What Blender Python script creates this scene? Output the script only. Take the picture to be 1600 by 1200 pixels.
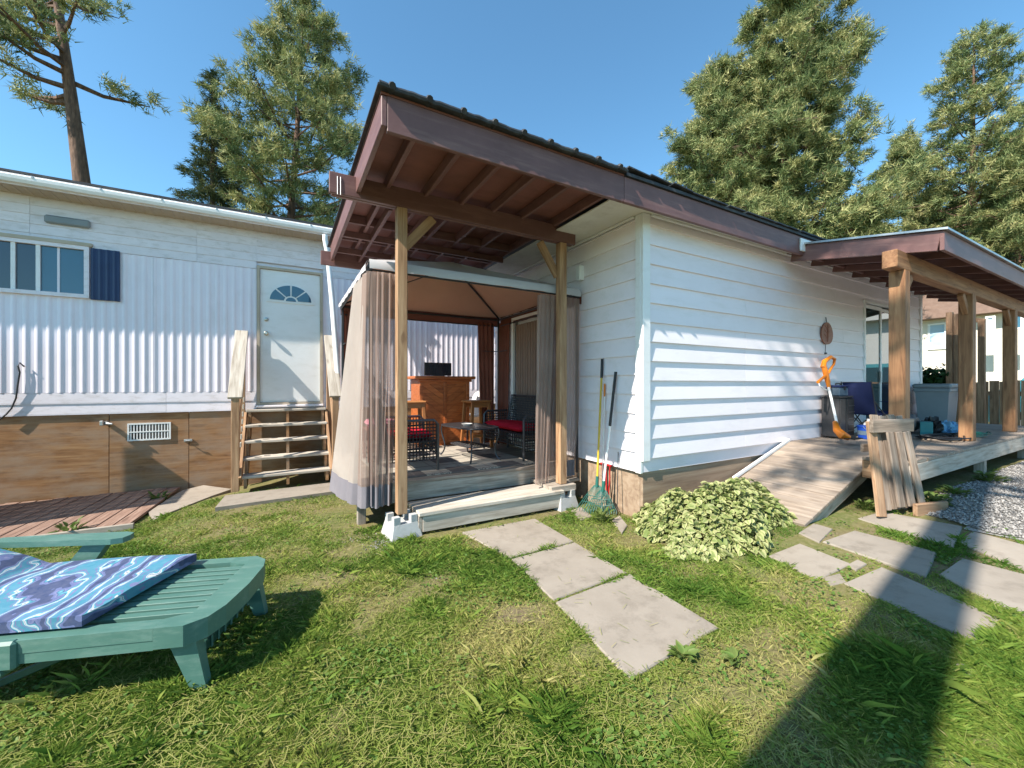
import bpy, bmesh, math, random
import numpy as np
from mathutils import Vector, Matrix

# ------------------------------------------------------------------ camera, sky, sun
C = bpy.context.scene.collection
S = bpy.context.scene
for o in list(bpy.data.objects):
    bpy.data.objects.remove(o)
FPX = 633.0                       # focal length in photo pixels (photo 1600 wide)
YAW = math.radians(29.3)          # camera looks this far right of +Y
FW = Vector((math.sin(YAW), math.cos(YAW), 0)); RT = Vector((math.cos(YAW), -math.sin(YAW), 0))
cam = bpy.data.cameras.new('camera'); cam.sensor_width = 36; cam.lens = 36*FPX/1600
cam.clip_start = 0.05; cam.clip_end = 1500
camo = bpy.data.objects.new('camera', cam); C.objects.link(camo)
camo.location = (0, 0, 0); camo.rotation_euler = (math.radians(90), 0, -YAW)
S.camera = camo
LD = Vector((1.0, 0.222, -0.97)).normalized()      # direction sunlight travels
ELEV = math.asin(-LD.z); AZ = math.atan2(-LD.x, -LD.y)
w = bpy.data.worlds.new('World'); S.world = w; w.use_nodes = True
nt = w.node_tree; nt.nodes.clear()
sky = nt.nodes.new('ShaderNodeTexSky'); sky.sky_type = 'NISHITA'; sky.sun_disc = False
sky.sun_elevation = ELEV; sky.sun_rotation = AZ % (2*math.pi)
sky.air_density = 1.0; sky.dust_density = 0.3; sky.ozone_density = 1.6; sky.altitude = 600
bgn = nt.nodes.new('ShaderNodeBackground'); bgn.inputs['Strength'].default_value = 0.15
wo = nt.nodes.new('ShaderNodeOutputWorld')
tin = nt.nodes.new('ShaderNodeMix'); tin.data_type = 'RGBA'; tin.blend_type = 'MULTIPLY'; tin.inputs[0].default_value = 1; tin.inputs[7].default_value = (.61, .91, .93, 1)
nt.links.new(sky.outputs[0], tin.inputs[6]); nt.links.new(tin.outputs[2], bgn.inputs[0]); nt.links.new(bgn.outputs[0], wo.inputs[0])
sun = bpy.data.lights.new('sun', 'SUN'); sun.energy = 5.0; sun.angle = math.radians(0.5); sun.color = (1, .93, .83)
suno = bpy.data.objects.new('sun', sun); C.objects.link(suno)
suno.rotation_euler = LD.to_track_quat('-Z', 'Y').to_euler(); suno.location = (-20, -4, 20)
vs = S.view_settings; vs.view_transform = 'Standard'; vs.look = 'None'; vs.gamma = 1; vs.exposure = 0.97
vs.use_curve_mapping = False
S.cycles.max_bounces = 8; S.cycles.transparent_max_bounces = 24

# ------------------------------------------------------------------ helpers
def pix(u, v, X=None, Y=None, Z=None):
    """ray through a photo pixel met with a plane X=, Y= or Z= (camera at the origin)"""
    r = (u-800)/FPX; d = FW + RT*r + Vector((0, 0, (600-v)/FPX))
    t = X/d.x if X is not None else (Y/d.y if Y is not None else Z/d.z)
    return d*t
def lin(h):
    h = h.lstrip('#'); c = [int(h[i:i+2], 16)/255 for i in (0, 2, 4)]
    return tuple(x/12.92 if x <= .04045 else ((x+.055)/1.055)**2.4 for x in c) + (1,)
def rgb(c): return lin(c) if isinstance(c, str) else (tuple(c)+(1,) if len(c) == 3 else tuple(c))

CTRL = [(-.3, 2.4, -1.42), (.9, 3.7, -1.42), (1.5, 1.5, -1.42), (2.9, 3.8, -1.43), (-2.5, 6.2, -1.56), (-3.5, 7.6, -1.66),
        (-1.2, 7.6, -1.66), (-.2, 6.6, -1.50), (3.2, 2.2, -1.42), (4.6, 1.6, -1.34), (6.2, 1.3, -1.16), (9, 1.2, -1.18), (13, 2, -1.25), (6, -2, -1.22),
        (3, -2, -1.4), (-4, -1, -1.4), (8, 5, -1.3), (1, 7, -1.5), (-6, 4, -1.5), (14, 8, -1.3), (5.6, 1.65, -1.28)]
CA = np.array(CTRL)
def gz(x, y):
    x = np.asarray(x, float); y = np.asarray(y, float)
    d = (x[..., None]-CA[:, 0])**2 + (y[..., None]-CA[:, 1])**2 + .15
    k = 1/d**1.6
    return (k*CA[:, 2]).sum(-1)/k.sum(-1)
def g(x, y): return float(gz(np.array(x), np.array(y)))

def link(o, parent=None):
    C.objects.link(o)
    if parent is not None: o.parent = parent
    return o
def tag(o, label=None, cat=None, group=None, kind=None):
    if label: o['label'] = label
    if cat: o['category'] = cat
    if group: o['group'] = group
    if kind: o['kind'] = kind
    return o
def thing(name, label, cat, loc=(0, 0, 0), rz=0, group=None):
    o = bpy.data.objects.new(name, None); o.empty_display_size = .1
    link(o); o.location = loc; o.rotation_euler = (0, 0, rz)
    return tag(o, label, cat, group)
def setmat(me, m):
    if isinstance(m, (list, tuple)):
        for q in m: me.materials.append(q)
    else: me.materials.append(m)
class MB:
    def __init__(s): s.v = []; s.f = []; s.mi = []; s.uv = None
    def add(s, vs, fs, mi=0):
        n = len(s.v); s.v += [tuple(p) for p in vs]; s.f += [tuple(n+i for i in f) for f in fs]; s.mi += [mi]*len(fs); return s
    def box(s, a, b, mi=0):
        (x0, y0, z0), (x1, y1, z1) = a, b
        return s.add([(x0, y0, z0), (x1, y0, z0), (x1, y1, z0), (x0, y1, z0), (x0, y0, z1), (x1, y0, z1), (x1, y1, z1), (x0, y1, z1)],
                     [(3, 2, 1, 0), (4, 5, 6, 7), (0, 1, 5, 4), (1, 2, 6, 5), (2, 3, 7, 6), (3, 0, 4, 7)], mi)
    def tube(s, pts, rad, seg=8, mi=0, caps=True, closed=False):
        pts = [Vector(p) for p in pts]; n = len(pts)
        if not isinstance(rad, (list, tuple)): rad = [rad]*n
        vs = []; up = None
        for i, p in enumerate(pts):
            if closed: d = pts[(i+1) % n]-pts[i-1]
            else: d = pts[min(i+1, n-1)]-pts[max(i-1, 0)]
            d.normalize()
            if up is None: up = Vector((0, 0, 1)) if abs(d.z) < .9 else Vector((1, 0, 0))
            a = d.cross(up).normalized(); b = a.cross(d).normalized(); up = b
            for k in range(seg):
                t = 2*math.pi*k/seg; vs.append(p + (a*math.cos(t)+b*math.sin(t))*rad[i])
        fs = []
        m = n if closed else n-1
        for i in range(m):
            j = (i+1) % n
            for k in range(seg):
                l = (k+1) % seg; fs.append((i*seg+k, i*seg+l, j*seg+l, j*seg+k))
        if caps and not closed:
            fs.append(tuple(range(seg))); fs.append(tuple((n-1)*seg+k for k in reversed(range(seg))))
        return s.add(vs, fs, mi)
    def lathe(s, prof, c=(0, 0, 0), seg=20, mi=0, sx=1, sy=1):
        vs = []
        for (r, z) in prof:
            for k in range(seg):
                t = 2*math.pi*k/seg; vs.append((c[0]+r*sx*math.cos(t), c[1]+r*sy*math.sin(t), c[2]+z))
        fs = []
        for i in range(len(prof)-1):
            for k in range(seg):
                l = (k+1) % seg; fs.append((i*seg+k, i*seg+l, (i+1)*seg+l, (i+1)*seg+k))
        fs.append(tuple(reversed(range(seg)))); n = len(prof)-1; fs.append(tuple(n*seg+k for k in range(seg)))
        return s.add(vs, fs, mi)
    def prism(s, poly, ext, mi=0):
        """poly: list of 3D points (planar), ext: extrusion vector"""
        n = len(poly); e = Vector(ext); p = [Vector(q) for q in poly]
        return s.add(p+[q+e for q in p], [tuple(reversed(range(n))), tuple(range(n, 2*n))] + [(i, (i+1) % n, n+(i+1) % n, n+i) for i in range(n)], mi)
    def mesh(s, name, mat, smooth=False):
        me = bpy.data.meshes.new(name); me.from_pydata(s.v, [], s.f); setmat(me, mat)
        if any(s.mi): me.polygons.foreach_set('material_index', s.mi)
        bm = bmesh.new(); bm.from_mesh(me); bmesh.ops.recalc_face_normals(bm, faces=bm.faces); bm.to_mesh(me); bm.free()
        if smooth:
            me.polygons.foreach_set('use_smooth', [True]*len(me.polygons))
            try: me.set_sharp_from_angle(angle=math.radians(40))
            except Exception: pass
        return me
    def obj(s, name, mat, parent=None, smooth=False, loc=(0, 0, 0)):
        o = bpy.data.objects.new(name, s.mesh(name, mat, smooth)); o.location = loc
        return link(o, parent)
_bc = {}
def cbox(sx, sy, sz, b, mat):
    """chamfered box centred on the origin, cached"""
    key = (round(sx, 4), round(sy, 4), round(sz, 4), round(b, 4), mat.name)
    if key in _bc: return _bc[key]
    b = min(b, .45*min(sx, sy, sz)); h = (sx/2, sy/2, sz/2)
    V = []; idx = {}
    for ix in (-1, 1):
        for iy in (-1, 1):
            for iz in (-1, 1):
                for a in range(3):
                    q = [ix*h[0], iy*h[1], iz*h[2]]
                    for c in range(3):
                        if c != a: q[c] -= (ix, iy, iz)[c]*b
                    idx[(ix, iy, iz, a)] = len(V); V.append(q)
    F = []
    for a in range(3):
        o1, o2 = (a+1) % 3, (a+2) % 3
        for s in (-1, 1):
            f = []
            for (p, q) in ((-1, -1), (1, -1), (1, 1), (-1, 1)):
                k = [0, 0, 0]; k[a] = s; k[o1] = p; k[o2] = q; f.append(idx[(*k, a)])
            F.append(f)
        for p in (-1, 1):          # edges along a
            for q in (-1, 1):
                k0 = [0, 0, 0]; k0[a] = -1; k0[o1] = p; k0[o2] = q; k1 = list(k0); k1[a] = 1
                F.append([idx[(*k0, o1)], idx[(*k1, o1)], idx[(*k1, o2)], idx[(*k0, o2)]])
    for ix in (-1, 1):
        for iy in (-1, 1):
            for iz in (-1, 1): F.append([idx[(ix, iy, iz, a)] for a in range(3)])
    m = MB(); m.add(V, F); me = m.mesh('board', mat); _bc[key] = me
    return me
def beam(parent, name, p0, p1, w, t, mat, up=(0, 0, 1), bev=.004):
    """board from p0 to p1; w across, t along 'up'"""
    p0, p1 = Vector(p0), Vector(p1); d = p1-p0; L = d.length; x = d.normalized(); u = Vector(up)
    y = u.cross(x)
    if y.length < 1e-4: y = Vector((0, 1, 0)).cross(x)
    y.normalize(); z = x.cross(y)
    o = bpy.data.objects.new(name, cbox(L, w, t, bev, mat)); link(o, parent)
    M = Matrix((x, y, z)).transposed().to_4x4(); M.translation = (p0+p1)/2; o.matrix_basis = M
    return o
def block(parent, name, a, b, mat, bev=.004):
    a, b = Vector(a), Vector(b); s = b-a
    o = bpy.data.objects.new(name, cbox(abs(s.x), abs(s.y), abs(s.z), bev, mat)); o.location = (a+b)/2
    return link(o, parent)
def mesh_np(name, V, F, mat, smooth=False, uv=None, attr=None):
    V = np.asarray(V, np.float32); F = np.asarray(F, np.int32); k = F.shape[1]
    me = bpy.data.meshes.new(name); me.vertices.add(len(V)); me.vertices.foreach_set('co', V.ravel())
    me.loops.add(F.size); me.loops.foreach_set('vertex_index', F.ravel()); me.polygons.add(len(F))
    me.polygons.foreach_set('loop_start', np.arange(0, F.size, k, dtype=np.int32))
    setmat(me, mat)
    if uv is not None:
        l = me.uv_layers.new(name='UVMap'); l.data.foreach_set('uv', np.asarray(uv, np.float32)[F.ravel()].ravel())
    if attr is not None:
        a = me.attributes.new('tint', 'FLOAT', 'POINT'); a.data.foreach_set('value', np.asarray(attr, np.float32))
    me.update(calc_edges=True)
    if smooth: me.polygons.foreach_set('use_smooth', np.ones(len(F), bool))
    return me
def copy_tree(o, parent=None):
    c = o.copy(); C.objects.link(c)
    if parent is not None: c.parent = parent
    for ch in o.children: copy_tree(ch, c)
    return c
def bez(p0, p1, p2, p3, n=12):
    p0, p1, p2, p3 = map(Vector, (p0, p1, p2, p3)); out = []
    for i in range(n+1):
        t = i/n; out.append(p0*(1-t)**3+p1*3*t*(1-t)**2+p2*3*t*t*(1-t)+p3*t**3)
    return out

# ------------------------------------------------------------------ materials
class NT:
    def __init__(s, name):
        s.m = bpy.data.materials.new(name); s.m.use_nodes = True; s.t = s.m.node_tree; s.n = s.t.nodes; s.l = s.t.links
        s.b = s.n['Principled BSDF']; s.out = s.n['Material Output']
    def node(s, t, **k):
        q = s.n.new(t)
        for a, v in k.items(): setattr(q, a, v)
        return q
    def con(s, a, b): s.l.new(a, b)
    def coord(s, scale=(1, 1, 1), rand=True, kind='Object'):
        tc = s.node('ShaderNodeTexCoord'); mp = s.node('ShaderNodeMapping'); mp.inputs['Scale'].default_value = scale
        s.con(tc.outputs[kind], mp.inputs[0])
        if rand:
            oi = s.node('ShaderNodeObjectInfo'); mu = s.node('ShaderNodeMath', operation='MULTIPLY'); mu.inputs[1].default_value = 37.0
            s.con(oi.outputs['Random'], mu.inputs[0]); s.con(mu.outputs[0], mp.inputs['Location'])
        return mp.outputs[0]
    def noise(s, vec, scale, detail=4, rough=.55, dist=0):
        q = s.node('ShaderNodeTexNoise'); q.inputs['Scale'].default_value = scale; q.inputs['Detail'].default_value = detail
        q.inputs['Roughness'].default_value = rough; q.inputs['Distortion'].default_value = dist
        s.con(vec, q.inputs['Vector']); return q.outputs['Fac']
    def ramp(s, fac, stops, interp='LINEAR'):
        q = s.node('ShaderNodeValToRGB'); e = q.color_ramp.elements; q.color_ramp.interpolation = interp
        while len(e) < len(stops): e.new(.5)
        for i, (p, c) in enumerate(stops): e[i].position = p; e[i].color = rgb(c)
        s.con(fac, q.inputs[0]); return q.outputs[0]
    def mix(s, fac, a, b, mode='MIX'):
        q = s.node('ShaderNodeMix', data_type='RGBA', blend_type=mode)
        for val, sock in ((fac, q.inputs[0]), (a, q.inputs[6]), (b, q.inputs[7])):
            if isinstance(val, (int, float)): sock.default_value = val
            elif isinstance(val, (tuple, str, list)): sock.default_value = rgb(val)
            else: s.con(val, sock)
        return q.outputs[2]
    def math(s, op, a, b=None):
        q = s.node('ShaderNodeMath', operation=op)
        for val, i in ((a, 0), (b, 1)):
            if val is None: continue
            if isinstance(val, (int, float)): q.inputs[i].default_value = val
            else: s.con(val, q.inputs[i])
        return q.outputs[0]
    def bump(s, h, strength=.3, dist=.01):
        q = s.node('ShaderNodeBump'); q.inputs['Strength'].default_value = strength; q.inputs['Distance'].default_value = dist
        s.con(h, q.inputs['Height']); s.con(q.outputs[0], s.b.inputs['Normal'])
    def color(s, c):
        if isinstance(c, (str, tuple)): s.b.inputs['Base Color'].default_value = rgb(c)
        else: s.con(c, s.b.inputs['Base Color'])
    def rough(s, r): s.b.inputs['Roughness'].default_value = r
    def vary(s, col, amt=.25):
        """per-object brightness change"""
        oi = s.node('ShaderNodeObjectInfo'); q = s.node('ShaderNodeHueSaturation')
        mr = s.node('ShaderNodeMapRange'); mr.inputs[3].default_value = 1-amt; mr.inputs[4].default_value = 1+amt
        s.con(oi.outputs['Random'], mr.inputs[0]); s.con(mr.outputs[0], q.inputs['Value']); s.con(col, q.inputs['Color'])
        return q.outputs[0]
def wood(name, dark, mid, light, rough=.75, vary=.15, knots=True, scale=1.0, bump=.25, stain=None):
    n = NT(name); v = n.coord((1.3*scale, 16*scale, 16*scale)); f = n.noise(v, 1.6, 6, .62, .6)
    c = n.ramp(f, [(.28, dark), (.5, mid), (.72, light)])
    if knots:
        k = n.noise(n.coord((1.6, 5, 5)), 2.3, 1, .4); kk = n.ramp(k, [(.69, (0, 0, 0)), (.76, (1, 1, 1))])
        c = n.mix(n.math('MULTIPLY', kk, .7), c, dark)
    if stain:
        q = n.noise(n.coord((1.1, 2.2, 2.2)), 1.7, 5, .65); c = n.mix(n.ramp(q, [(.42, (0, 0, 0)), (.68, (1, 1, 1))]), c, stain)
    n.color(n.vary(c, vary)); n.rough(rough); n.bump(f, bump, .004); return n.m
def paint(name, col, col2=None, rough=.55, ns=3.0, amt=.5, dirt=None, dirtscale=(1.2, 1.2, 4), bump=.05, vary=.0, spec=.4):
    n = NT(name); v = n.coord((1, 1, 1)); f = n.noise(v, ns, 6, .65)
    c = n.ramp(f, [(.3, col2 or col), (.7, col)])
    if dirt:
        q = n.noise(n.coord(dirtscale), 2.6, 8, .7); c = n.mix(n.ramp(q, [(.5, (0, 0, 0)), (.78, (amt, amt, amt))]), c, dirt)
    if vary: c = n.vary(c, vary)
    n.color(c); n.rough(rough); n.b.inputs['Specular IOR Level'].default_value = spec
    n.bump(n.noise(v, 40, 4, .6), bump, .004); return n.m
def metal(name, col, rough=.4, met=.9):
    n = NT(name); f = n.noise(n.coord(), 12, 5, .6); n.color(n.mix(f, col, tuple(x*.75 for x in rgb(col)[:3])))
    n.b.inputs['Metallic'].default_value = met; n.rough(rough); return n.m
def fabric(name, col, col2, trans=.0, alpha=1.0, scale=160, rough=.95, big=2.5):
    n = NT(name); v = n.coord(); f = n.noise(v, big, 5, .6); c = n.ramp(f, [(.3, col2), (.7, col)])
    n.color(c); n.rough(rough); n.b.inputs['Specular IOR Level'].default_value = .1
    n.bump(n.noise(v, scale, 2, .5), .25, .002)
    last = n.b.outputs[0]
    if trans:
        t = n.node('ShaderNodeBsdfTranslucent'); n.con(c, t.inputs[0]); mx = n.node('ShaderNodeMixShader'); mx.inputs[0].default_value = trans
        n.con(last, mx.inputs[1]); n.con(t.outputs[0], mx.inputs[2]); last = mx.outputs[0]
    if alpha < 1:
        t = n.node('ShaderNodeBsdfTransparent'); mx = n.node('ShaderNodeMixShader'); mx.inputs[0].default_value = alpha
        n.con(t.outputs[0], mx.inputs[1]); n.con(last, mx.inputs[2]); last = mx.outputs[0]
    n.con(last, n.out.inputs[0]); return n.m
def glass(name, col=(.02, .03, .04), rough=.03):
    n = NT(name); n.color(col); n.rough(rough); n.b.inputs['Specular IOR Level'].default_value = .9
    return n.m

M = {}
M['siding'] = paint('white_lap_siding', (.86, .80, .83), (.81, .75, .78), .5, 2.0, .35, (.55, .52, .45), (.6, 2, 3), vary=.03)
M['trim'] = paint('white_trim', (.82, .82, .82), (.77, .77, .76), .45, 3, .3, (.5, .47, .4))
M['soffit'] = paint('soffit_paint', (.74, .72, .68), (.66, .63, .58), .7, 2, .5, (.35, .3, .24))
M['mhwhite'] = paint('white_enamel_metal', (.82, .765, .83), (.77, .72, .785), .42, 1.5, .3, (.45, .42, .38), (1.5, 1.5, .5), vary=.02)
M['mhstrip'] = paint('white_painted_strip', (.80, .75, .79), (.71, .665, .70), .55, 2, .55, (.33, .28, .22), (2.2, 6, 6), vary=.04)
M['tan'] = paint('tan_metal', (.50, .42, .32), (.42, .35, .27), .5, 3, .5, (.25, .19, .13))
M['brown'] = paint('brown_painted_wood', (.185, .093, .085), (.14, .068, .062), .5, 3, .6, (.31, .18, .15), (.8, 8, 8), bump=.15, vary=.10)
M['brownply'] = paint('brown_painted_plywood', (.25, .10, .08), (.19, .078, .06), .65, 4, .4, (.09, .04, .03), (.8, 4, 4), bump=.1)
M['roofmetal'] = paint('dark_roofing', (.035, .038, .045), (.022, .024, .03), .6, 5, .6, (.12, .13, .13), (3, 3, 3))
M['cedar'] = wood('cedar_post', (.12, .05, .02), (.26, .125, .055), (.36, .19, .09), .7, .12, True, 1.0, .25)
M['fir'] = wood('weathered_fir_post', (.17, .085, .04), (.33, .19, .10), (.46, .295, .17), .75, .1, True)
M['greywood'] = wood('grey_weathered_wood', (.17, .135, .105), (.32, .275, .225), (.47, .42, .36), .85, .12, True, 1.0, .35)
M['greywood2'] = wood('pale_weathered_board', (.27, .225, .175), (.44, .385, .32), (.57, .52, .45), .85, .12, True, 1.0, .35)
M['trestle'] = wood('weathered_trestle_wood', (.12, .085, .06), (.24, .18, .135), (.36, .29, .235), .85, .2, True, 1.0, .35)
M['redwood'] = wood('reddish_boardwalk', (.12, .065, .045), (.24, .145, .105), (.34, .23, .175), .85, .12, True, 1.0, .35)
M['deck'] = wood('deck_board', (.17, .125, .09), (.30, .235, .18), (.41, .335, .27), .8, .12, True, 1.0, .35, (.25, .20, .16))
M['ply'] = wood('plywood_skirting', (.15, .062, .022), (.30, .145, .055), (.44, .25, .115), .7, .14, True, .8, .3, (.33, .22, .14))
M['found'] = wood('tan_foundation_board', (.20, .13, .085), (.32, .225, .15), (.40, .30, .215), .85, .08, False, .5, .2)
M['barwood'] = wood('orange_bar_wood', (.24, .055, .014), (.44, .12, .03), (.55, .18, .055), .4, .15, False, 1.2, .12)
M['stoolwood'] = wood('orange_stool_wood', (.20, .065, .018), (.36, .135, .04), (.47, .21, .075), .45, .1, False, 1.2, .12)
M['darkred'] = wood('dark_red_wood', (.10, .03, .02), (.17, .055, .035), (.24, .09, .06), .5, .1, False)
M['fencewood'] = wood('fence_wood', (.16, .085, .045), (.31, .18, .10), (.44, .28, .17), .8, .22, True)
M['conc'] = paint('paving_concrete', (.33, .285, .235), (.26, .222, .18), .85, 2.2, .75, (.15, .125, .098), (2.2, 2.2, 2.2), bump=.25, vary=.06, spec=.2)
M['pierwhite'] = paint('pale_concrete_pier', (.50, .50, .485), (.40, .40, .385), .9, 6, .4, (.35, .33, .29), (4, 4, 4), bump=.4, spec=.2)
M['blackmetal'] = paint('black_metal', (.018, .018, .022), (.03, .03, .034), .4, 8, spec=.5)
M['gunmetal'] = metal('gunmetal_tube', (.10, .10, .11), .35, .7)
M['wicker'] = paint('black_wicker', (.022, .022, .028), (.012, .012, .016), .45, 60, bump=.5, spec=.5)
M['red'] = fabric('red_cushion_cloth', (.50, .015, .035), (.38, .010, .025))
M['pink'] = fabric('pink_cushion_cloth', (.62, .22, .28), (.5, .16, .21))
M['brass'] = metal('brushed_nickel', (.55, .52, .47), .28)
M['galv'] = metal('galvanised_metal', (.55, .55, .54), .45)
M['glass'] = glass('dark_window_glass', (.02, .028, .045))
M['glassblue'] = glass('blue_reflecting_glass', (.03, .10, .16))
M['glassteal'] = glass('greenish_glass', (.025, .05, .05))
M['shutter'] = paint('navy_shutter', (.012, .035, .115), (.008, .024, .085), .4, 3)
M['blind'] = fabric('pale_blue_blind', (.42, .55, .66), (.34, .47, .58))
M['curtbrown'] = fabric('brown_drape', (.28, .20, .16), (.22, .15, .12))
M['canopy'] = fabric('tan_canopy_cloth', (.80, .56, .45), (.74, .51, .41), trans=.5)
M['valance'] = fabric('pale_grey_canopy_trim', (.58, .56, .57), (.50, .48, .49), trans=.12)
M['sidecloth'] = fabric('faded_beige_side_cloth', (.62, .54, .48), (.54, .465, .41), trans=.45, alpha=.85)
M['net'] = fabric('brown_mosquito_net', (.46, .345, .295), (.38, .28, .235), trans=.4, alpha=.64)
M['netdk'] = fabric('rust_brown_drape', (.22, .085, .06), (.16, .06, .042), trans=.2)
M['hem'] = fabric('grey_hem', (.22, .20, .215), (.17, .155, .17))
M['white'] = paint('white_plastic', (.80, .80, .78), (.74, .74, .72), .4, 4)
M['lgreen'] = paint('green_lounger_plastic', (.085, .185, .15), (.06, .145, .118), .5, 2.5, .6, (.20, .29, .25), (2, 7, 7), bump=.12)
M['dgreen'] = paint('dark_green_lounger_plastic', (.02, .075, .055), (.015, .055, .04), .45, 3)
M['yellow'] = paint('yellow_handle', (.62, .42, .04), (.52, .35, .03), .4, 4)
M['black'] = paint('black_plastic', (.012, .012, .015), (.02, .02, .022), .45, 8)
M['rgreen'] = paint('green_rake_plastic', (.02, .13, .10), (.015, .10, .08), .45, 6)
M['redp'] = paint('red_plastic', (.45, .02, .02), (.35, .015, .015), .4, 6)
M['orange'] = paint('orange_trimmer_plastic', (.72, .21, .012), (.6, .165, .01), .38, 5)
M['navy'] = fabric('navy_camp_cloth', (.025, .035, .10), (.018, .025, .075))
M['greybin'] = paint('grey_bin_plastic', (.24, .27, .29), (.20, .23, .25), .5, 3)
M['bluep'] = paint('blue_bucket_plastic', (.01, .06, .36), (.01, .045, .28), .4, 5)
M['greyblue'] = paint('grey_blue_plastic', (.12, .17, .22), (.09, .13, .18), .45, 5)
M['tealp'] = paint('teal_plastic', (.03, .24, .26), (.02, .19, .21), .35, 5)
M['cyancloth'] = fabric('crumpled_blue_plastic', (.28, .52, .68), (.1, .25, .45))
M['copper'] = paint('copper_plaque', (.33, .13, .08), (.22, .085, .055), .5, 9, .6, (.12, .06, .05), (5, 5, 5))
M['applianceblack'] = paint('dark_appliance', (.05, .047, .048), (.035, .033, .035), .45, 4, .4, (.16, .14, .13), (3, 3, 3))
# ------------------------------------------------------------------ ground
n = NT('lawn_soil'); v = n.coord(rand=False)
f1 = n.noise(v, 1.3, 6, .6); f2 = n.noise(v, 22, 8, .7)
c = n.ramp(f1, [(.33, (.16, .125, .075)), (.47, (.15, .135, .05)), (.62, (.09, .12, .03))])
c = n.mix(n.ramp(f2, [(.4, (0, 0, 0)), (.7, (.75, .75, .75))]), c, (.25, .205, .115))
n.color(c); n.rough(.95); n.b.inputs['Specular IOR Level'].default_value = .1; n.bump(f2, .6, .02); M['lawn'] = n.m
n = NT('gravel_base'); v = n.coord(rand=False); f = n.noise(v, 60, 6, .7)
n.color(n.ramp(f, [(.3, (.17, .16, .15)), (.7, (.42, .40, .37))])); n.rough(.95); n.bump(f, .7, .02); M['gravelbase'] = n.m

xs = np.concatenate([np.linspace(-400, -16, 10)[:-1], np.linspace(-16, 26, 160), np.linspace(26, 400, 10)[1:]])
ys = np.concatenate([np.linspace(-400, -12, 10)[:-1], np.linspace(-12, 22, 130), np.linspace(22, 400, 10)[1:]])
XX, YY = np.meshgrid(xs, ys, indexing='ij')
rs = np.random.RandomState(3)
ZZ = gz(XX, YY) + rs.normal(0, .006, XX.shape)*((np.abs(XX) < 20) & (np.abs(YY) < 20))
V = np.stack([XX, YY, ZZ], -1).reshape(-1, 3); ny = len(ys)
I = (np.arange(len(xs)-1)[:, None]*ny+np.arange(ny-1)[None]).ravel()
F = np.stack([I, I+ny, I+ny+1, I+1], -1)
lawn = link(bpy.data.objects.new('ground', mesh_np('ground', V, F, M['lawn'], True))); tag(lawn, kind='structure')

# gravel drive: sheet following the ground
GPOLY = [(5.22, 1.0), (5.45, 1.57), (12.8, 1.57), (12.8, -6), (5.6, -6), (5.38, .2)]
gx = np.linspace(5.2, 12.8, 40); gy = np.linspace(-6, 1.55, 40)
def inpoly(x, y, P):
    x = np.asarray(x); y = np.asarray(y); ins = np.zeros(x.shape, bool); j = len(P)-1
    for i in range(len(P)):
        xi, yi = P[i]; xj, yj = P[j]
        ins ^= ((yi > y) != (yj > y)) & (x < (xj-xi)*(y-yi)/((yj-yi) or 1e-9)+xi); j = i
    return ins
m = MB()
for i in range(39):
    for j in range(39):
        cx, cy = (gx[i]+gx[i+1])/2, (gy[j]+gy[j+1])/2
        if inpoly(np.array([cx]), np.array([cy]), GPOLY)[0]:
            m.add([(x, y, g(x, y)+.012) for x, y in ((gx[i], gy[j]), (gx[i+1], gy[j]), (gx[i+1], gy[j+1]), (gx[i], gy[j+1]))], [(0, 1, 2, 3)])
tag(m.obj('gravel_drive', M['gravelbase']), kind='structure')

# ------------------------------------------------------------------ paving slabs
path = bpy.data.objects.new('garden_path', None); link(path); tag(path, kind='structure')
patio = bpy.data.objects.new('side_path', None); link(patio); tag(patio, kind='structure')
SLABS = []
def slab(parent, quad, zt=None, th=.06, world=None):
    if world is None:
        pts = []
        for (u, v) in quad:
            z = -1.4
            for _ in range(4):
                p = pix(u, v, Z=z); z = (zt if zt is not None else g(p.x, p.y)+.016)
            pts.append(pix(u, v, Z=z))
    else: pts = [Vector((x, y, g(x, y)+.022)) for x, y in world]
    c = sum(pts, Vector())/len(pts); SLABS.append([(p.x, p.y) for p in pts])
    nrm = (pts[1]-pts[0]).cross(pts[2]-pts[0])
    if nrm.z < 0: pts = pts[::-1]
    top = []; b = .008
    vs = []
    for p in pts: q = c+(p-c)*(1-b/ max((p-c).length, .05)); vs.append(q-c)
    for p in pts: vs.append(p-c-Vector((0, 0, b)))
    for p in pts: vs.append(p-c-Vector((0, 0, th)))
    k = len(pts); fs = [tuple(range(k))]
    for r in (0, 1): fs += [(r*k+i, (r+1)*k+i, (r+1)*k+(i+1) % k, r*k+(i+1) % k) for i in range(k)]
    m = MB(); m.add(vs, fs); return m.obj('paving_slab', M['conc'], parent, loc=c)
slab(path, [(722, 831), (836, 810), (896, 845), (796, 871)])
slab(path, [(799, 873), (898, 847), (979, 894), (865, 937)])
slab(path, [(868, 940), (984, 896), (1122, 979), (984, 1060)])
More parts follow.
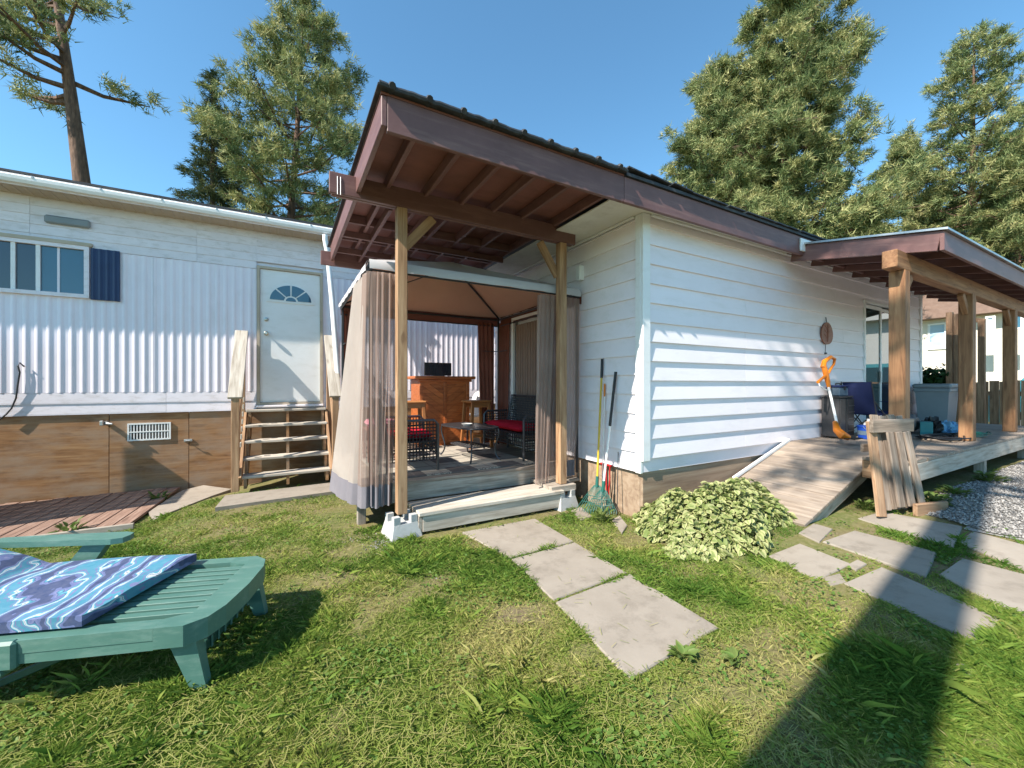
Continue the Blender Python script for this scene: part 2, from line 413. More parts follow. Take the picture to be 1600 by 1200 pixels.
for q in ([(1204, 868), (1250, 850), (1326, 880), (1276, 905)], [(1290, 846), (1337, 830), (1460, 862), (1444, 898)],
          [(1344, 810), (1380, 800), (1500, 822), (1487, 854)],
          [(1324, 912), (1380, 888), (1560, 965), (1532, 1004)],
          [(1501, 847), (1522, 831), (1640, 862), (1640, 905)], [(1472, 897), (1506, 874), (1640, 908), (1640, 985)],
          [(1249, 832), (1272, 818), (1300, 826), (1280, 846)], [(1556, 995), (1580, 986), (1594, 1000), (1570, 1012)], [(1478, 1040), (1505, 1034), (1530, 1050), (1500, 1062)],
          [(1324, 882), (1340, 874), (1354, 880), (1338, 890)], [(1286, 902), (1312, 896), (1322, 908), (1298, 915)],
          [(956, 812), (968, 806), (980, 820), (972, 832)], [(893, 797), (908, 792), (924, 806), (908, 812)]):
    qc = np.mean(np.array(q, float), 0); slab(patio, [tuple(qc+(np.array(t_)-qc)*1.05) for t_ in q])
# boardwalk along the mobile home + edging
walk = thing('boardwalk', 'low reddish boardwalk of short planks along the plywood skirting', 'boardwalk', (-2.6, 6.7, g(-2.6, 6.7)))
zb = -1.525
bx0 = pix(238, 783, Z=zb)
k = 0; x = bx0.x
while x > -4.6:
    y0 = 5.80; y1 = 7.6
    wx = .135
    beam(walk, 'plank', (x+2.6+.0*k-.03, y0-6.7, zb-walk.location.z), (x+2.6-.03+.12, y1-6.7, zb-walk.location.z+.004*((k*7) % 3-1)), wx, .03, M['redwood'])
    x -= .145; k += 1
beam(walk, 'edge_board', (-2.2, 5.78-6.7-.03, zb-walk.location.z-.02), (bx0.x+2.6+.1, 5.78-6.7-.03, zb-walk.location.z-.02), .04, .12, M['greywood'])
# rough concrete apron and step slab below the entry steps
ap = MB()
def ring(pts, zt, th=.12):
    ap2 = MB(); P = [Vector((x, y, zt)) for x, y in pts]; ap2.prism([p-Vector((0, 0, th)) for p in P], (0, 0, th)); return ap2
a1 = [pix(u, v, Z=-1.53) for u, v in ((232, 800), (240, 812), (266, 800), (330, 775), (362, 764), (318, 758), (285, 766), (262, 780))]
tag(ring([(p.x, p.y) for p in a1], -1.53).obj('concrete_apron', M['conc']), kind='structure')
SLABS.append([(p.x, p.y) for p in a1])
a2 = [pix(u, v, Z=-1.46) for u, v in ((336, 793), (540, 765), (532, 752), (352, 774))]
tag(ring([(p.x, p.y) for p in a2], -1.46, .09).obj('step_slab', M['conc']), kind='structure')
SLABS.append([(p.x, p.y) for p in a2])

# ------------------------------------------------------------------ mobile home
YM = 7.7
def mp(u, v): return pix(u, v, Y=YM)
mh = thing('mobile_home', 'long white corrugated mobile home with plywood skirting and blue shuttered window', 'mobile home', (0, YM, -1.6))
B = Vector((0, YM, -1.6))
def L(p): return Vector(p)-B
ZC0, ZC1 = mp(200, 613).z, mp(200, 397).z            # corrugated band
ZT = mp(200, 318).z+.02; ZS = mp(200, 646).z
DX0, DX1 = mp(404, 500).x, mp(502, 500).x; DZ0, DZ1 = mp(452, 632).z, mp(452, 421).z
MX0, MX1 = -6.5, 4.6
# core shell (behind the cladding)
m = MB()
m.box(L((MX0, YM+.03, ZS-.02)), L((DX0-.01, YM+2.8, ZT))); m.box(L((DX1+.01, YM+.03, ZS-.02)), L((MX1, YM+2.8, ZT)))
m.box(L((DX0-.01, YM+.12, ZS-.02)), L((DX1+.01, YM+2.8, ZT))); m.box(L((DX0-.01, YM+.03, DZ1)), L((DX1+.01, YM+.12, ZT))); m.box(L((DX0-.01, YM+.03, ZS-.02)), L((DX1+.01, YM+.12, DZ0)))
m.obj('wall_core', M['mhwhite'], mh)
def corr_panel(x0, x1, z0, z1):
    """real corrugated sheet: flats with raised ribs"""
    pitch = .107; n0 = int((x1-x0)/pitch)+1; xs = []
    prof = [(0, 0), (.22, -.001), (.36, -.0065), (.46, -.009), (.56, -.009), (.66, -.0065), (.80, -.001)]
    pts = []
    k0 = math.floor(x0/pitch)
    for k in range(k0, k0+n0+2):
        for (a, d) in prof:
            x = (k+a)*pitch
            if x0 < x < x1: pts.append((x, d))
    pts = [(x0, pts[0][1])]+pts+[(x1, pts[-1][1])]
    m = MB(); vs = []
    for x, d in pts: vs += [L((x, YM+d, z0)), L((x, YM+d, z1)), L((x, YM+d+.012, z0)), L((x, YM+d+.012, z1))]
    fs = []
    for i in range(len(pts)-1):
        a = i*4; b = a+4; fs += [(a, b, b+1, a+1), (a+2, a+3, b+3, b+2), (a, a+2, b+2, b), (a+1, b+1, b+3, a+3)]
    m.add(vs, fs); return m.obj('corrugated_panel', M['mhwhite'], mh)
WX1 = mp(141, 420).x; WX0 = WX1-1.5; WZ0, WZ1 = mp(100, 464).z, mp(100, 382).z
seams = [-5.4, -4.2, mp(137, 560).x, mp(240, 560).x, DX0-.025]
SX1 = mp(188, 430).x
for a, b in zip(seams[:-1], seams[1:]):
    if b <= WX0 or a >= WX1+.001: corr_panel(a, b-.003, ZC0, ZC1)
    else:
        if a < WX0: corr_panel(a, WX0, ZC0, ZC1)
        if b > WX1: corr_panel(WX1, b-.003, ZC0, ZC1)
        corr_panel(max(a, WX0), min(b, WX1)-.001, ZC0, WZ0); corr_panel(max(a, WX0), min(b, WX1)-.001, WZ1, ZC1)
for a, b in ((DX1+.025, 1.3), (1.303, 2.5), (2.503, 3.7), (3.703, MX1)): corr_panel(a, b-.003, ZC0, ZC1)
# horizontal strips above and below
def strips(z0, z1, nn, xsegs):
    h = (z1-z0)/nn
    for i in range(nn):
        for (a, b) in xsegs:
            za = z0+i*h
            m = MB(); prof = [(0, za+.001), (-.013, za+.001), (-.013, za+.02), (-.004, za+h), (0, za+h)]
            m.prism([L((a, YM+y+.001, z)) for y, z in prof], (b-a-.003, 0, 0)); m.obj('siding_strip', M['mhstrip'], mh)
sx = mp(308, 400).x
strips(ZC1+.003, ZT, 6, [(-5.4, -2.9), (-2.9, sx), (sx, DX0-.025), (DX1+.025, 2.2), (2.2, MX1)])
dzs = ZC1+.003
hh = (ZT-dzs)/6
# strip pieces over the door
for i in range(6):
    za = dzs+i*hh
    if za > DZ1+.02:
        m = MB(); m.prism([L((DX0-.026, YM+y+.001, z)) for y, z in [(0, za+.001), (-.013, za+.001), (-.013, za+.02), (-.004, za+hh), (0, za+hh)]], (DX1-DX0+.05, 0, 0)); m.obj('siding_strip', M['mhstrip'], mh)
strips(ZS, ZC0-.003, 2, [(-5.4, mp(260, 630).x), (mp(260, 630).x, DX0-.025), (DX1+.025, MX1)])
# eave, fascia, roof, gutter, downspout
EY = YM-.32; ZR = 2.60
EX = .86
m = MB(); m.prism([L((MX0, EY, ZR-.13)), L((MX0, YM-.012, ZT-.13)), L((MX0, YM-.012, ZT-.08)), L((MX0, EY, ZR-.09))], (MX1-MX0, 0, 0)); m.obj('eave_soffit', M['tan'], mh)
for i in range(48):       # ribs under the eave
    x = -4.5+i*.11
    beam(mh, 'soffit_rib', L((x, EY+.03, ZR-.134)), L((x, YM-.016, ZT-.132)), .03, .012, M['tan'])
m = MB(); m.box(L((MX0, EY-.028, ZR-.14)), L((MX1, EY-.002, ZR))); m.obj('fascia', M['mhstrip'], mh)
m = MB(); m.prism([L((MX0-.1, EY-.05, ZR+.002)), L((MX0-.1, EY+1.7, ZR+.26)), L((MX0-.1, EY+3.4, ZR+.02)), L((MX0-.1, EY+3.4, ZR+.05)), L((MX0-.1, EY+1.7, ZR+.30)), L((MX0-.1, EY-.05, ZR+.028))], (MX1-MX0+.2, 0, 0)); m.obj('roof', M['roofmetal'], mh)
gp = [(0, .115), (-.055, .115), (-.066, .10), (-.062, .06), (-.045, .025), (0, .025)]
m = MB(); m.prism([L((-5.5, EY-.030+y, ZR-.145+z)) for y, z in gp], (EX+5.5, 0, 0)); gut = m.obj('gutter', M['trim'], mh)
for i in range(9):
    x = -4.6+i*.62; block(mh, 'gutter_strap', L((x, EY-.10, ZR-.05)), L((x+.02, EY-.028, ZR-.024)), M['galv'], .002)
dt = Vector((pix(508, 372, Y=EY-.07).x, EY-.07, ZR-.15)); dk = pix(512, 395, Y=EY-.02); db = pix(528, 590, Y=EY-.42)
m = MB(); m.tube([L(dt), L(dt+Vector((0, 0, -.08))), L(dk), L(pix(519, 470, Y=EY-.15)), L(db)], .042, 10); m.obj('downspout', M['trim'], mh, True)
# window, shutter
win = link(bpy.data.objects.new('window', None), mh)
m = MB()
def frame_ring(m, x0, x1, z0, z1, y0, y1, w):
    m.box(L((x0, y0, z0)), L((x1, y1, z0+w))); m.box(L((x0, y0, z1-w)), L((x1, y1, z1))); m.box(L((x0, y0, z0+w)), L((x0+w, y1, z1-w))); m.box(L((x1-w, y0, z0+w)), L((x1, y1, z1-w)))
frame_ring(m, WX0, WX1, WZ0, WZ1, YM-.045, YM+.03, .05); m.obj('frame', M['mhstrip'], win)
xa, xb = mp(22, 420).x, mp(61, 420).x
for x in (xa, xb):
    m = MB(); m.box(L((x-.02, YM-.03, WZ0+.05)), L((x+.02, YM+.02, WZ1-.05))); m.obj('mullion', M['trim'], win)
for (a, b, mm) in ((WX0+.05, xa-.02, 'glass'), (xa+.02, xb-.02, 'glass'), (xb+.02, WX1-.05, 'glassblue')):
    m = MB(); m.box(L((a, YM-.004, WZ0+.05)), L((b, YM+.006, WZ1-.05))); m.obj('pane', M[mm], win)
m = MB(); m.box(L((mp(92, 420).x-.012, YM-.012, WZ0+.05)), L((mp(92, 420).x+.012, YM-.0045, WZ1-.05))); m.obj('mullion', M['mhwhite'], win)
m = MB(); m.box(L((WX0-.02, YM-.055, WZ1+.001)), L((WX1+.03, YM-.0, WZ1+.045))); m.obj('drip_cap', M['tan'], win)
SZ0, SZ1 = mp(165, 470).z, mp(165, 391).z
m = MB(); xs2 = np.linspace(WX1+.012, SX1, 13); vs = []
for i, x in enumerate(xs2):
    d = -.03-(.010 if i % 3 == 1 else 0); vs += [L((x, YM+d, SZ0)), L((x, YM+d, SZ1)), L((x, YM-.002, SZ0)), L((x, YM-.002, SZ1))]
fs = []
for i in range(12):
    a = i*4; b = a+4; fs += [(a, b, b+1, a+1), (a+2, a+3, b+3, b+2), (a, a+2, b+2, b), (a+1, b+1, b+3, a+3)]
fs += [(0, 1, 3, 2), (48, 50, 51, 49)]
m.add(vs, fs); m.obj('shutter', M['shutter'], mh)
# long vent cover high on the wall
a, b = pix(70, 333, Y=YM-.02), pix(142, 358, Y=YM-.02)
block(mh, 'vent_hood', L((a.x, YM-.06, b.z)), L((b.x, YM-.008, a.z-.02)), M['greybin'], .02)
# entry door
door = link(bpy.data.objects.new('door', None), mh)
m = MB(); frame_ring(m, DX0-.022, DX1+.022, DZ0, DZ1, YM-.03, YM+.06, .04); m.obj('door_frame', M['tan'], door)
sx0, sx1, sz0, sz1 = DX0+.022, DX1-.022, DZ0+.045, DZ1-.045
m = MB(); m.box(L((sx0, YM+.004, sz0)), L((sx1, YM+.045, sz1))); m.obj('door_leaf', M['trim'], door)
fc = mp(452, 470); fr = (mp(489, 470).x-mp(415, 470).x)/2; fcx = (sx0+sx1)/2; fz = mp(452, 474).z
def arc(r, z0, a0, a1, nn, y): return [L((fcx+r*math.cos(a), y, z0+r*.86*math.sin(a))) for a in np.linspace(a0, a1, nn)]
m = MB(); m.prism(arc(fr, fz, 0, math.pi, 25, YM+.003), (0, -.014, 0)); m.obj('fanlight_frame', M['white'], door)
gap = .075
for i in range(4):
    a0 = math.pi*i/4+gap*.55; a1 = math.pi*(i+1)/4-gap*.55
    P = arc(fr*.88, fz+.03, a0, a1, 7, YM-.012)+arc(fr*.30, fz+.03, a1-.05, a0+.05, 4, YM-.012)
    m = MB(); m.prism(P, (0, -.004, 0)); m.obj('fanlight_pane', M['glassblue'], door)
m = MB(); m.prism(arc(fr*.22, fz+.03, 0.02, math.pi-.02, 9, YM-.012), (0, -.004, 0)); m.obj('fanlight_pane', M['glassblue'], door)
kp = mp(416, 521); lp = mp(416, 499)
m = MB(); m.tube([L((kp.x, YM+.005, kp.z)), L((kp.x, YM-.008, kp.z)), L((kp.x, YM-.01, kp.z)), L((kp.x, YM-.03, kp.z)), L((kp.x, YM-.04, kp.z)), L((kp.x, YM-.06, kp.z)), L((kp.x, YM-.075, kp.z))], [.036, .036, .014, .014, .028, .032, .018], 16); m.obj('door_knob', M['brass'], door, True)
m = MB(); m.tube([L((lp.x, YM+.005, lp.z)), L((lp.x, YM-.014, lp.z)), L((lp.x, YM-.02, lp.z))], [.032, .030, .014], 16); m.obj('deadbolt', M['brass'], door, True)
for zf in (.15, .5, .85):
    z = DZ0+zf*(DZ1-DZ0); block(door, 'hinge', L((sx1+.002, YM-.004, z)), L((sx1+.016, YM+.0035, z+.09)), M['galv'], .002)
block(door, 'threshold', L((DX0-.03, YM-.09, DZ0-.035)), L((DX1+.03, YM+.02, DZ0-.001)), M['mhstrip'], .006)
# plywood skirting
px = [-5.4, -4.2, mp(170, 700).x, mp(295, 700).x, mp(383, 700).x, .75, 1.9, 3.1, MX1]
for i, (a, b) in enumerate(zip(px[:-1], px[1:])):
    pz = -1.72
    block(mh, 'plywood_panel', L((a+.004, YM+.012, pz)), L((b-.004, YM+.030, ZS-.002)), M['ply'], .002)
m = MB(); m.box(L((MX0, YM+.05, -1.7)), L((MX1, YM+.09, ZS))); m.obj('skirt_backing', M['black'], mh)
# vent grille in the skirting
vg = link(bpy.data.objects.new('vent_grille', None), mh)
a, b = mp(199, 662), mp(267, 686)
m = MB(); frame_ring(m, a.x, b.x, b.z, a.z, YM-.006, YM+.011, .02); m.obj('frame', M['white'], vg)
m = MB(); m.box(L((a.x+.02, YM+.004, b.z+.02)), L((b.x-.02, YM+.0115, a.z-.02))); m.obj('back', M['black'], vg)
for i in range(13):
    x = a.x+.02+(i+.5)*(b.x-a.x-.04)/13
    block(vg, 'bar', L((x-.007, YM-.002, b.z+.02)), L((x+.007, YM+.0035, a.z-.02)), M['white'], .001)
block(vg, 'bar', L((a.x+.021, YM-.0055, (a.z+b.z)/2-.008)), L((b.x-.021, YM-.0022, (a.z+b.z)/2+.008)), M['white'], .001)
# tap, latch, cable
t = mp(167, 661); tp = link(bpy.data.objects.new('outdoor_tap', None), mh)
m = MB(); m.tube([L((t.x, YM+.012, t.z)), L((t.x, YM-.03, t.z)), L((t.x+.02, YM-.07, t.z-.005)), L((t.x+.08, YM-.08, t.z-.012))], [.03, .03, .022, .016], 10); m.obj('body', M['galv'], tp, True)
block(tp, 'handle', L((t.x-.05, YM-.10, t.z-.03)), L((t.x-.01, YM-.04, t.z+.04)), M['galv'], .008)
t = mp(294, 688); lt = link(bpy.data.objects.new('latch', None), mh)
block(lt, 'plate', L((t.x-.05, YM-.006, t.z-.018)), L((t.x+.05, YM+.0115, t.z+.018)), M['galv'], .003)
m = MB(); m.tube([L((t.x-.02, YM-.006, t.z)), L((t.x-.02, YM-.035, t.z)), L((t.x+.03, YM-.04, t.z))], .008, 8); m.obj('bolt', M['galv'], lt, True)
m = MB(); m.tube([L(mp(u, v)+Vector((0, -.03, 0))) for u, v in ((40, 573), (33, 567), (30, 572), (33, 582), (30, 600), (27, 622), (20, 638), (12, 647), (2, 655))], .009, 7); m.obj('cable', M['black'], mh, True)

# board screen added unseen left of the view to throw slanted shade on skirting
ps = thing('shade_screen', 'brown board screen added out of view to shade the plywood skirting', 'fence', (-3.55, 6.9, g(-3.55, 6.9)))
zt_ = mp(280, 745); top = zt_.z+(zt_.x+3.55)*.97
for i in range(6):
    y = 6.25+i*.2; beam(ps, 'board', (0, y-6.9, .0), (0, y-6.9, top-ps.location.z), .19, .025, M['fencewood'], (1, 0, 0))
for y in (6.2, 7.3): beam(ps, 'post', (-.06, y-6.9, -.02), (-.06, y-6.9, top-ps.location.z-.02), .09, .09, M['fencewood'], (1, 0, 0))

# ------------------------------------------------------------------ entry steps
st = thing('entry_steps', 'weathered wooden entry steps with open risers below the white door', 'steps', (0, 7.1, -1.46))
SB = Vector((0, 7.1, -1.46))
def LS(p): return Vector(p)-SB
tv = [640, 663, 687, 713, 740]
SLX0, SLX1 = pix(386, 650, Y=7.3).x, pix(508, 650, Y=7.3).x
tz = []; ty = []
for k, v in enumerate(tv):
    y = 7.50-.205*k; p = pix(445, v, Y=y); tz.append(p.z+.012); ty.append(y)
for k in range(5):
    x0, x1 = SLX0-.03, SLX1+.03
    beam(st, 'tread', LS((x0, ty[k]+.06, tz[k]-.02)), LS((x1, ty[k]+.06, tz[k]-.02)), .125, .038, M['greywood2'], bev=.006)
    beam(st, 'tread', LS((x0, ty[k]+.193, tz[k]-.021)), LS((x1, ty[k]+.193, tz[k]-.021)), .125, .038, M['greywood2'], bev=.006)
for x in (SLX0+.02, (SLX0+SLX1)/2, SLX1-.02):
    m = MB(); P = []
    P.append((7.66, tz[0]-.041)); P.append((ty[0]+.01, tz[0]-.041))
    for k in range(1, 5): P.append((ty[k-1]+.012, tz[k]-.041)); P.append((ty[k]+.01, tz[k]-.041))
    P += [(ty[4]+.01, -1.45), (ty[4]+.25, -1.45), (7.66, tz[0]-.36)]
    m.prism([LS((x-.019, y, z)) for y, z in P], (.038, 0, 0)); m.obj('stringer', M['ply'], st)
PZ = -1.46
for (x, nm) in ((SLX0-.09, 0), (SLX1+.09, 1)):
    fy = 6.66; ft = pix(367, 622, Y=fy).z
    by = 7.60; bt = pix(388, 522, Y=by).z
    beam(st, 'post', LS((x, fy, PZ)), LS((x, fy, ft)), .09, .09, M['fir'], (0, 1, 0))
    beam(st, 'post', LS((x, by, PZ)), LS((x, by, bt)), .09, .09, M['fir'], (0, 1, 0))
    d = Vector((0, by-fy, bt-ft)).normalized()
    beam(st, 'handrail', LS((x, fy-.05, ft+.0)), LS(Vector((x, by, bt+.04))), .17, .038, M['greywood2'])
    beam(st, 'mid_rail', LS((x+(.03 if nm == 0 else -.03), fy+.03, ft-.36)), LS((x+(.03 if nm == 0 else -.03), by, bt-.36)), .025, .085, M['fir'])
    beam(st, 'side_stringer', LS((x+(.055 if nm == 0 else -.055), fy, PZ+.12)), LS((x+(.055 if nm == 0 else -.055), by, tz[0]-.1)), .035, .18, M['fir'])
# narrow ladder-like batten along the rail
for i in range(7):
    f = i/6; y = 6.86+f*.5; z = -.86+f*.62
    block(st, 'rail_batten', LS((SLX0-.055, y-.012, z-.035)), LS((SLX0-.036, y+.055, z+.035)), M['greywood2'], .003)

# ------------------------------------------------------------------ house addition
XE, YW = 3.24, 3.0; HX1 = 10.8; HY1 = 6.35
hs = thing('house_addition', 'white lap sided house addition with brown fascia and flat dark roof', 'house', (XE, YW, -1.42))
HB = Vector((XE, YW, -1.42))
def LH(p): return Vector(p)-HB
zs0 = -.777; ex = .2032; ztop = 1.765
SDX0, SDX1 = pix(1349, 560, Y=YW).x, 10.08          # sliding door on the long wall
SDZ1 = pix(1352, 474, Y=YW).z
EDY0, EDY1 = 4.35, pix(804, 600, X=XE).y             # sliding door on the short wall
EDZ1 = 1.02
m = MB()
def wbox(a, b): m.box(LH(a), LH(b))
wbox((XE+.004, YW+.004, -.92), (SDX0, YW+.12, ztop)); wbox((SDX1, YW+.004, -.92), (HX1, YW+.12, ztop)); wbox((SDX0, YW+.004, SDZ1), (SDX1, YW+.12, ztop)); wbox((SDX0, YW+.004, -.92), (SDX1, YW+.12, -.79))
wbox((XE+.004, YW+.12, -.92), (XE+.12, EDY0, ztop)); wbox((XE+.004, EDY1, -.92), (XE+.12, HY1, ztop)); wbox((XE+.004, EDY0, EDZ1), (XE+.12, EDY1, ztop)); wbox((XE+.004, EDY0, -1.0), (XE+.12, EDY1, -.98))
wbox((HX1-.12, YW+.12, -.92), (HX1, HY1, ztop)); wbox((XE+.12, HY1-.12, -.92), (HX1-.12, HY1, ztop))
wbox((XE+.12, YW+.12, -.80), (HX1-.12, HY1-.12, -.76))
m.obj('wall_core', M['siding'], hs)
def lap(x0, x1, z, h, face, parent=hs, mat='siding'):
    mm = MB(); t0, t1 = .027, .005
    if face == 'W': prof = [(x0, YW+.002, z), (x0, YW-t0, z), (x0, YW-t0, z+.006), (x0, YW-t1, z+h), (x0, YW+.002, z+h)]; e = (x1-x0, 0, 0)
    else: prof = [(XE+.002, x0, z), (XE-t0, x0, z), (XE-t0, x0, z+.006), (XE-t1, x0, z+h), (XE+.002, x0, z+h)]; e = (0, x1-x0, 0)
    c = Vector(prof[0])+Vector(e)/2
    mm.prism([Vector(p)-c for p in prof], e); return mm.obj('siding_board', M[mat], parent, loc=c-HB)
rnd = random.Random(4)
k = 0; z = zs0
while z < ztop-.02:
    h = min(ex+.004, ztop-z-.002)
    segs = []
    j = [5.02, 6.9, 4.3, 7.6][k % 4] if k % 2 else [5.02, 7.35][(k//2) % 2]
    if k in (0, 2, 3, 5, 6): j = 5.02
    def put(a, b):
        if a < j < b-.1: lap(a, j-.0015, z, h, 'W'); lap(j+.0015, b, z, h, 'W')
        else: lap(a, b, z, h, 'W')
    if z < SDZ1-.02:
        put(XE+.075, SDX0-.05); put(SDX1+.05, HX1-.07)
    else: put(XE+.075, HX1-.07)
    z += ex; k += 1
z = -.92+.0; k = 0
while z < ztop-.02:
    h = min(ex+.004, ztop-z-.002)
    if z < EDZ1-.02:
        lap(YW+.075, EDY0-.06, z, h, 'E'); lap(EDY1+.06, HY1, z, h, 'E')
    else: lap(YW+.075, HY1, z, h, 'E')
    z += ex; k += 1
# corner boards
block(hs, 'corner_board', LH((XE-.034, YW-.036, -.80)), LH((XE+.073, YW-.001, ztop-.002)), M['trim'], .004)
block(hs, 'corner_board', LH((XE-.036, YW-.0005, -.93)), LH((XE-.001, YW+.073, ztop-.003)), M['trim'], .004)
block(hs, 'corner_board', LH((HX1-.068, YW-.034, -.78)), LH((HX1+.03, YW-.001, ztop-.002)), M['trim'], .004)
# foundation boards
block(hs, 'foundation_panel', LH((XE+.02, YW+.02, -1.6)), LH((5.2, YW+.06, -.785)), M['found'])
block(hs, 'foundation_panel', LH((5.205, YW+.02, -1.6)), LH((HX1, YW+.06, -.785)), M['found'])
block(hs, 'foundation_panel', LH((XE+.018, YW+.062, -1.6)), LH((XE+.058, HY1, -.93)), M['found'])
# soffits
block(hs, 'soffit', LH((2.72, 2.77, ztop)), LH((XE+.02, 6.05, ztop+.012)), M['soffit'], .002)
block(hs, 'soffit', LH((XE+.0205, 2.77, ztop+.0005)), LH((HX1+.3, YW+.05, ztop+.0125)), M['soffit'], .002)
beam(hs, 'soffit_moulding', LH((XE-.042, YW+.08, ztop-.014)), LH((XE-.042, 6.0, ztop-.014)), .03, .024, M['trim'])
beam(hs, 'soffit_moulding', LH((XE+.08, YW-.042, ztop-.014)), LH((HX1, YW-.042, ztop-.014)), .022, .024, M['trim'])
# fascia in two lengths along the eave
beam(hs, 'fascia', LH((2.715, 2.75, 1.785)), LH((6.2, 2.75, 1.785)), .036, .235, M['brown'])
beam(hs, 'fascia', LH((6.203, 2.75, 1.785)), LH((HX1+.32, 2.75, 1.785)), .036, .235, M['brown'])
m = MB(); m.prism([LH((2.72, 2.71, 1.905)), LH((2.72, 6.6, 2.02)), LH((2.72, 6.6, 2.05)), LH((2.72, 2.71, 1.935))], (HX1-2.3, 0, 0)); m.obj('roof', M['roofmetal'], hs)
for i in range(14):       # curled shingle edges
    x = 2.74+i*.30+rnd.uniform(-.03, .03); z = 1.937
    lift = (.035 if i in (0, 1, 2) else .006)
    mm = MB(); mm.prism([LH((x, 2.685, z-.002+lift)), LH((x+.28, 2.685, z-.002+lift*.4)), LH((x+.28, 3.17, z+.016)), LH((x, 3.17, z+.016))], (0, 0, .012)); mm.obj('shingle', M['roofmetal'], hs)
# sliding door, long wall
def slider(name, face, a0, a1, z0, z1, split, panes, curtain):
    dr = link(bpy.data.objects.new(name, None), hs)
    def BX(nm, a, b, za, zb, d0, d1, mat):
        if face == 'W': block(dr, nm, LH((a, YW+d0, za)), LH((b, YW+d1, zb)), mat, .003)
        else: block(dr, nm, LH((XE+d0, a, za)), LH((XE+d1, b, zb)), mat, .003)
    BX('jamb', a0-.045, a0, z0, z1+.045, -.036, .10, M['trim']); BX('jamb', a1, a1+.045, z0, z1+.045, -.036, .10, M['trim'])
    BX('head', a0, a1, z1, z1+.045, -.034, .10, M['trim']); BX('sill', a0, a1, z0-.02, z0+.03, -.028, .10, M['galv'])
    zz0, zz1 = z0+.03, z1
    for (p, q, d, mt) in ((a0, split+.03, .02, panes[0]), (split-.03, a1, .06, panes[1])):
        BX('stile', p, p+.05, zz0, zz1, d, d+.035, M['trim']); BX('stile', q-.05, q, zz0, zz1, d, d+.035, M['trim'])
        BX('rail', p+.05, q-.05, zz0, zz0+.07, d+.001, d+.034, M['trim']); BX('rail', p+.05, q-.05, zz1-.06, zz1, d+.001, d+.034, M['trim'])
        BX('pane', p+.05, q-.05, zz0+.07, zz1-.06, d+.014, d+.020, M[mt])
    return dr, BX
dr, BX = slider('sliding_door', 'W', SDX0, SDX1, -.775, SDZ1, pix(1379, 560, Y=YW).x, ('glassteal', 'glass'), None)
BX('handle', pix(1379, 560, Y=YW).x-.045, pix(1379, 560, Y=YW).x-.015, .03, .22, -.0, .019, M['white'])
dr, BX = slider('sliding_door', 'E', EDY0, EDY1, -.95, EDZ1, 5.02, ('glass', 'glass'), None)
BX('handle', EDY1-.035, EDY1-.012, -.02, .18, .03, .059, M['black'])
for i in range(9):       # drape folds inside the short wall's door
    y = 5.06+i*.075; m = MB(); m.tube([LH((XE+.052, y, -.86)), LH((XE+.052, y+.008, .0)), LH((XE+.052, y, EDZ1-.07))], [.038, .033, .036], 8); m.obj('drape_fold', M['curtbrown'], dr, True)
# narrow white light/box by the gazebo top
block(hs, 'wall_box', LH((XE-.09, 3.92, 1.28)), LH((XE-.018, 4.0, 1.46)), M['trim'], .006)
# wall plaque and its string hang on the wall: own thing below
# ------------------------------------------------------------------ porch roof over the gazebo
PY = 3.85; PX0 = pix(627, 600, Y=PY).x; PX1 = pix(877, 600, Y=PY).x
pr = thing('porch_canopy', 'brown painted open rafter porch canopy on two rough timber posts', 'porch roof', (PX0, PY, -1.42))
PB = Vector((PX0, PY, -1.42))
def LP(p): return Vector(p)-PB
BT, BB = 1.838, 1.655
FX0, FX1, FY0, FY1 = .59, 2.712, 2.75, 6.08
beam(pr, 'beam', LP((.335, PY-.022, (BT+BB)/2)), LP((3.0, PY-.022, (BT+BB)/2-.012)), .04, BT-BB, M['brown'])
beam(pr, 'beam', LP((.355, PY+.022, (BT+BB)/2-.003)), LP((2.98, PY+.022, (BT+BB)/2-.015)), .04, BT-BB, M['brown'])
beam(pr, 'post', LP((PX0, PY, g(PX0, PY)+.20)), LP((PX0, PY, BB-.001)), .095, .095, M['fir'], (0, 1, 0), .006)
beam(pr, 'post', LP((PX1, PY, -1.16)), LP((PX1, PY, BB-.014)), .095, .095, M['fir'], (0, 1, 0), .006)
beam(pr, 'brace', LP((PX0+.03, PY+.035, 1.30)), LP((PX0+.32, PY+.035, BB-.02)), .04, .09, M['fir'])
beam(pr, 'brace', LP((PX1-.03, PY+.035, 1.26)), LP((PX1-.28, PY+.035, BB-.03)), .04, .09, M['fir'])
beam(pr, 'fascia', LP((FX0, FY0, 1.785)), LP((FX1, FY0, 1.785)), .036, .235, M['brown'])
beam(pr, 'barge_board', LP((FX0-.02, FY0-.018, 1.797)), LP((FX0-.02, FY1, 1.797)), .036, .20, M['brown'])
rx = [FX0+.24, FX0+.60, FX0+.96, FX0+1.32, FX0+1.68, FX1-.02]
for x in rx: beam(pr, 'rafter', LP((x, FY0+.019, 1.852)), LP((x, FY1, 1.852)), .038, .10, M['brown'])
for x in (rx[0]+.09, rx[1]+.12): beam(pr, 'sister_rafter', LP((x, 4.1, 1.762)), LP((x, FY1, 1.762)), .038, .08, M['brown'])
for y in (4.85, 5.45):
    xs_ = [FX0]+rx
    for a, b in zip(xs_[:-1], xs_[1:]): beam(pr, 'blocking', LP((a+.02, y, 1.853)), LP((b-.02, y, 1.853)), .038, .097, M['brown'])
for y in (5.1, 5.75): beam(pr, 'purlin', LP((FX0, y, 1.761)), LP((FX1, y, 1.761)), .038, .075, M['brown'])
beam(pr, 'rear_beam', LP((FX0-.16, FY1+.03, 1.73)), LP((FX1, FY1+.03, 1.73)), .04, .19, M['brown'])
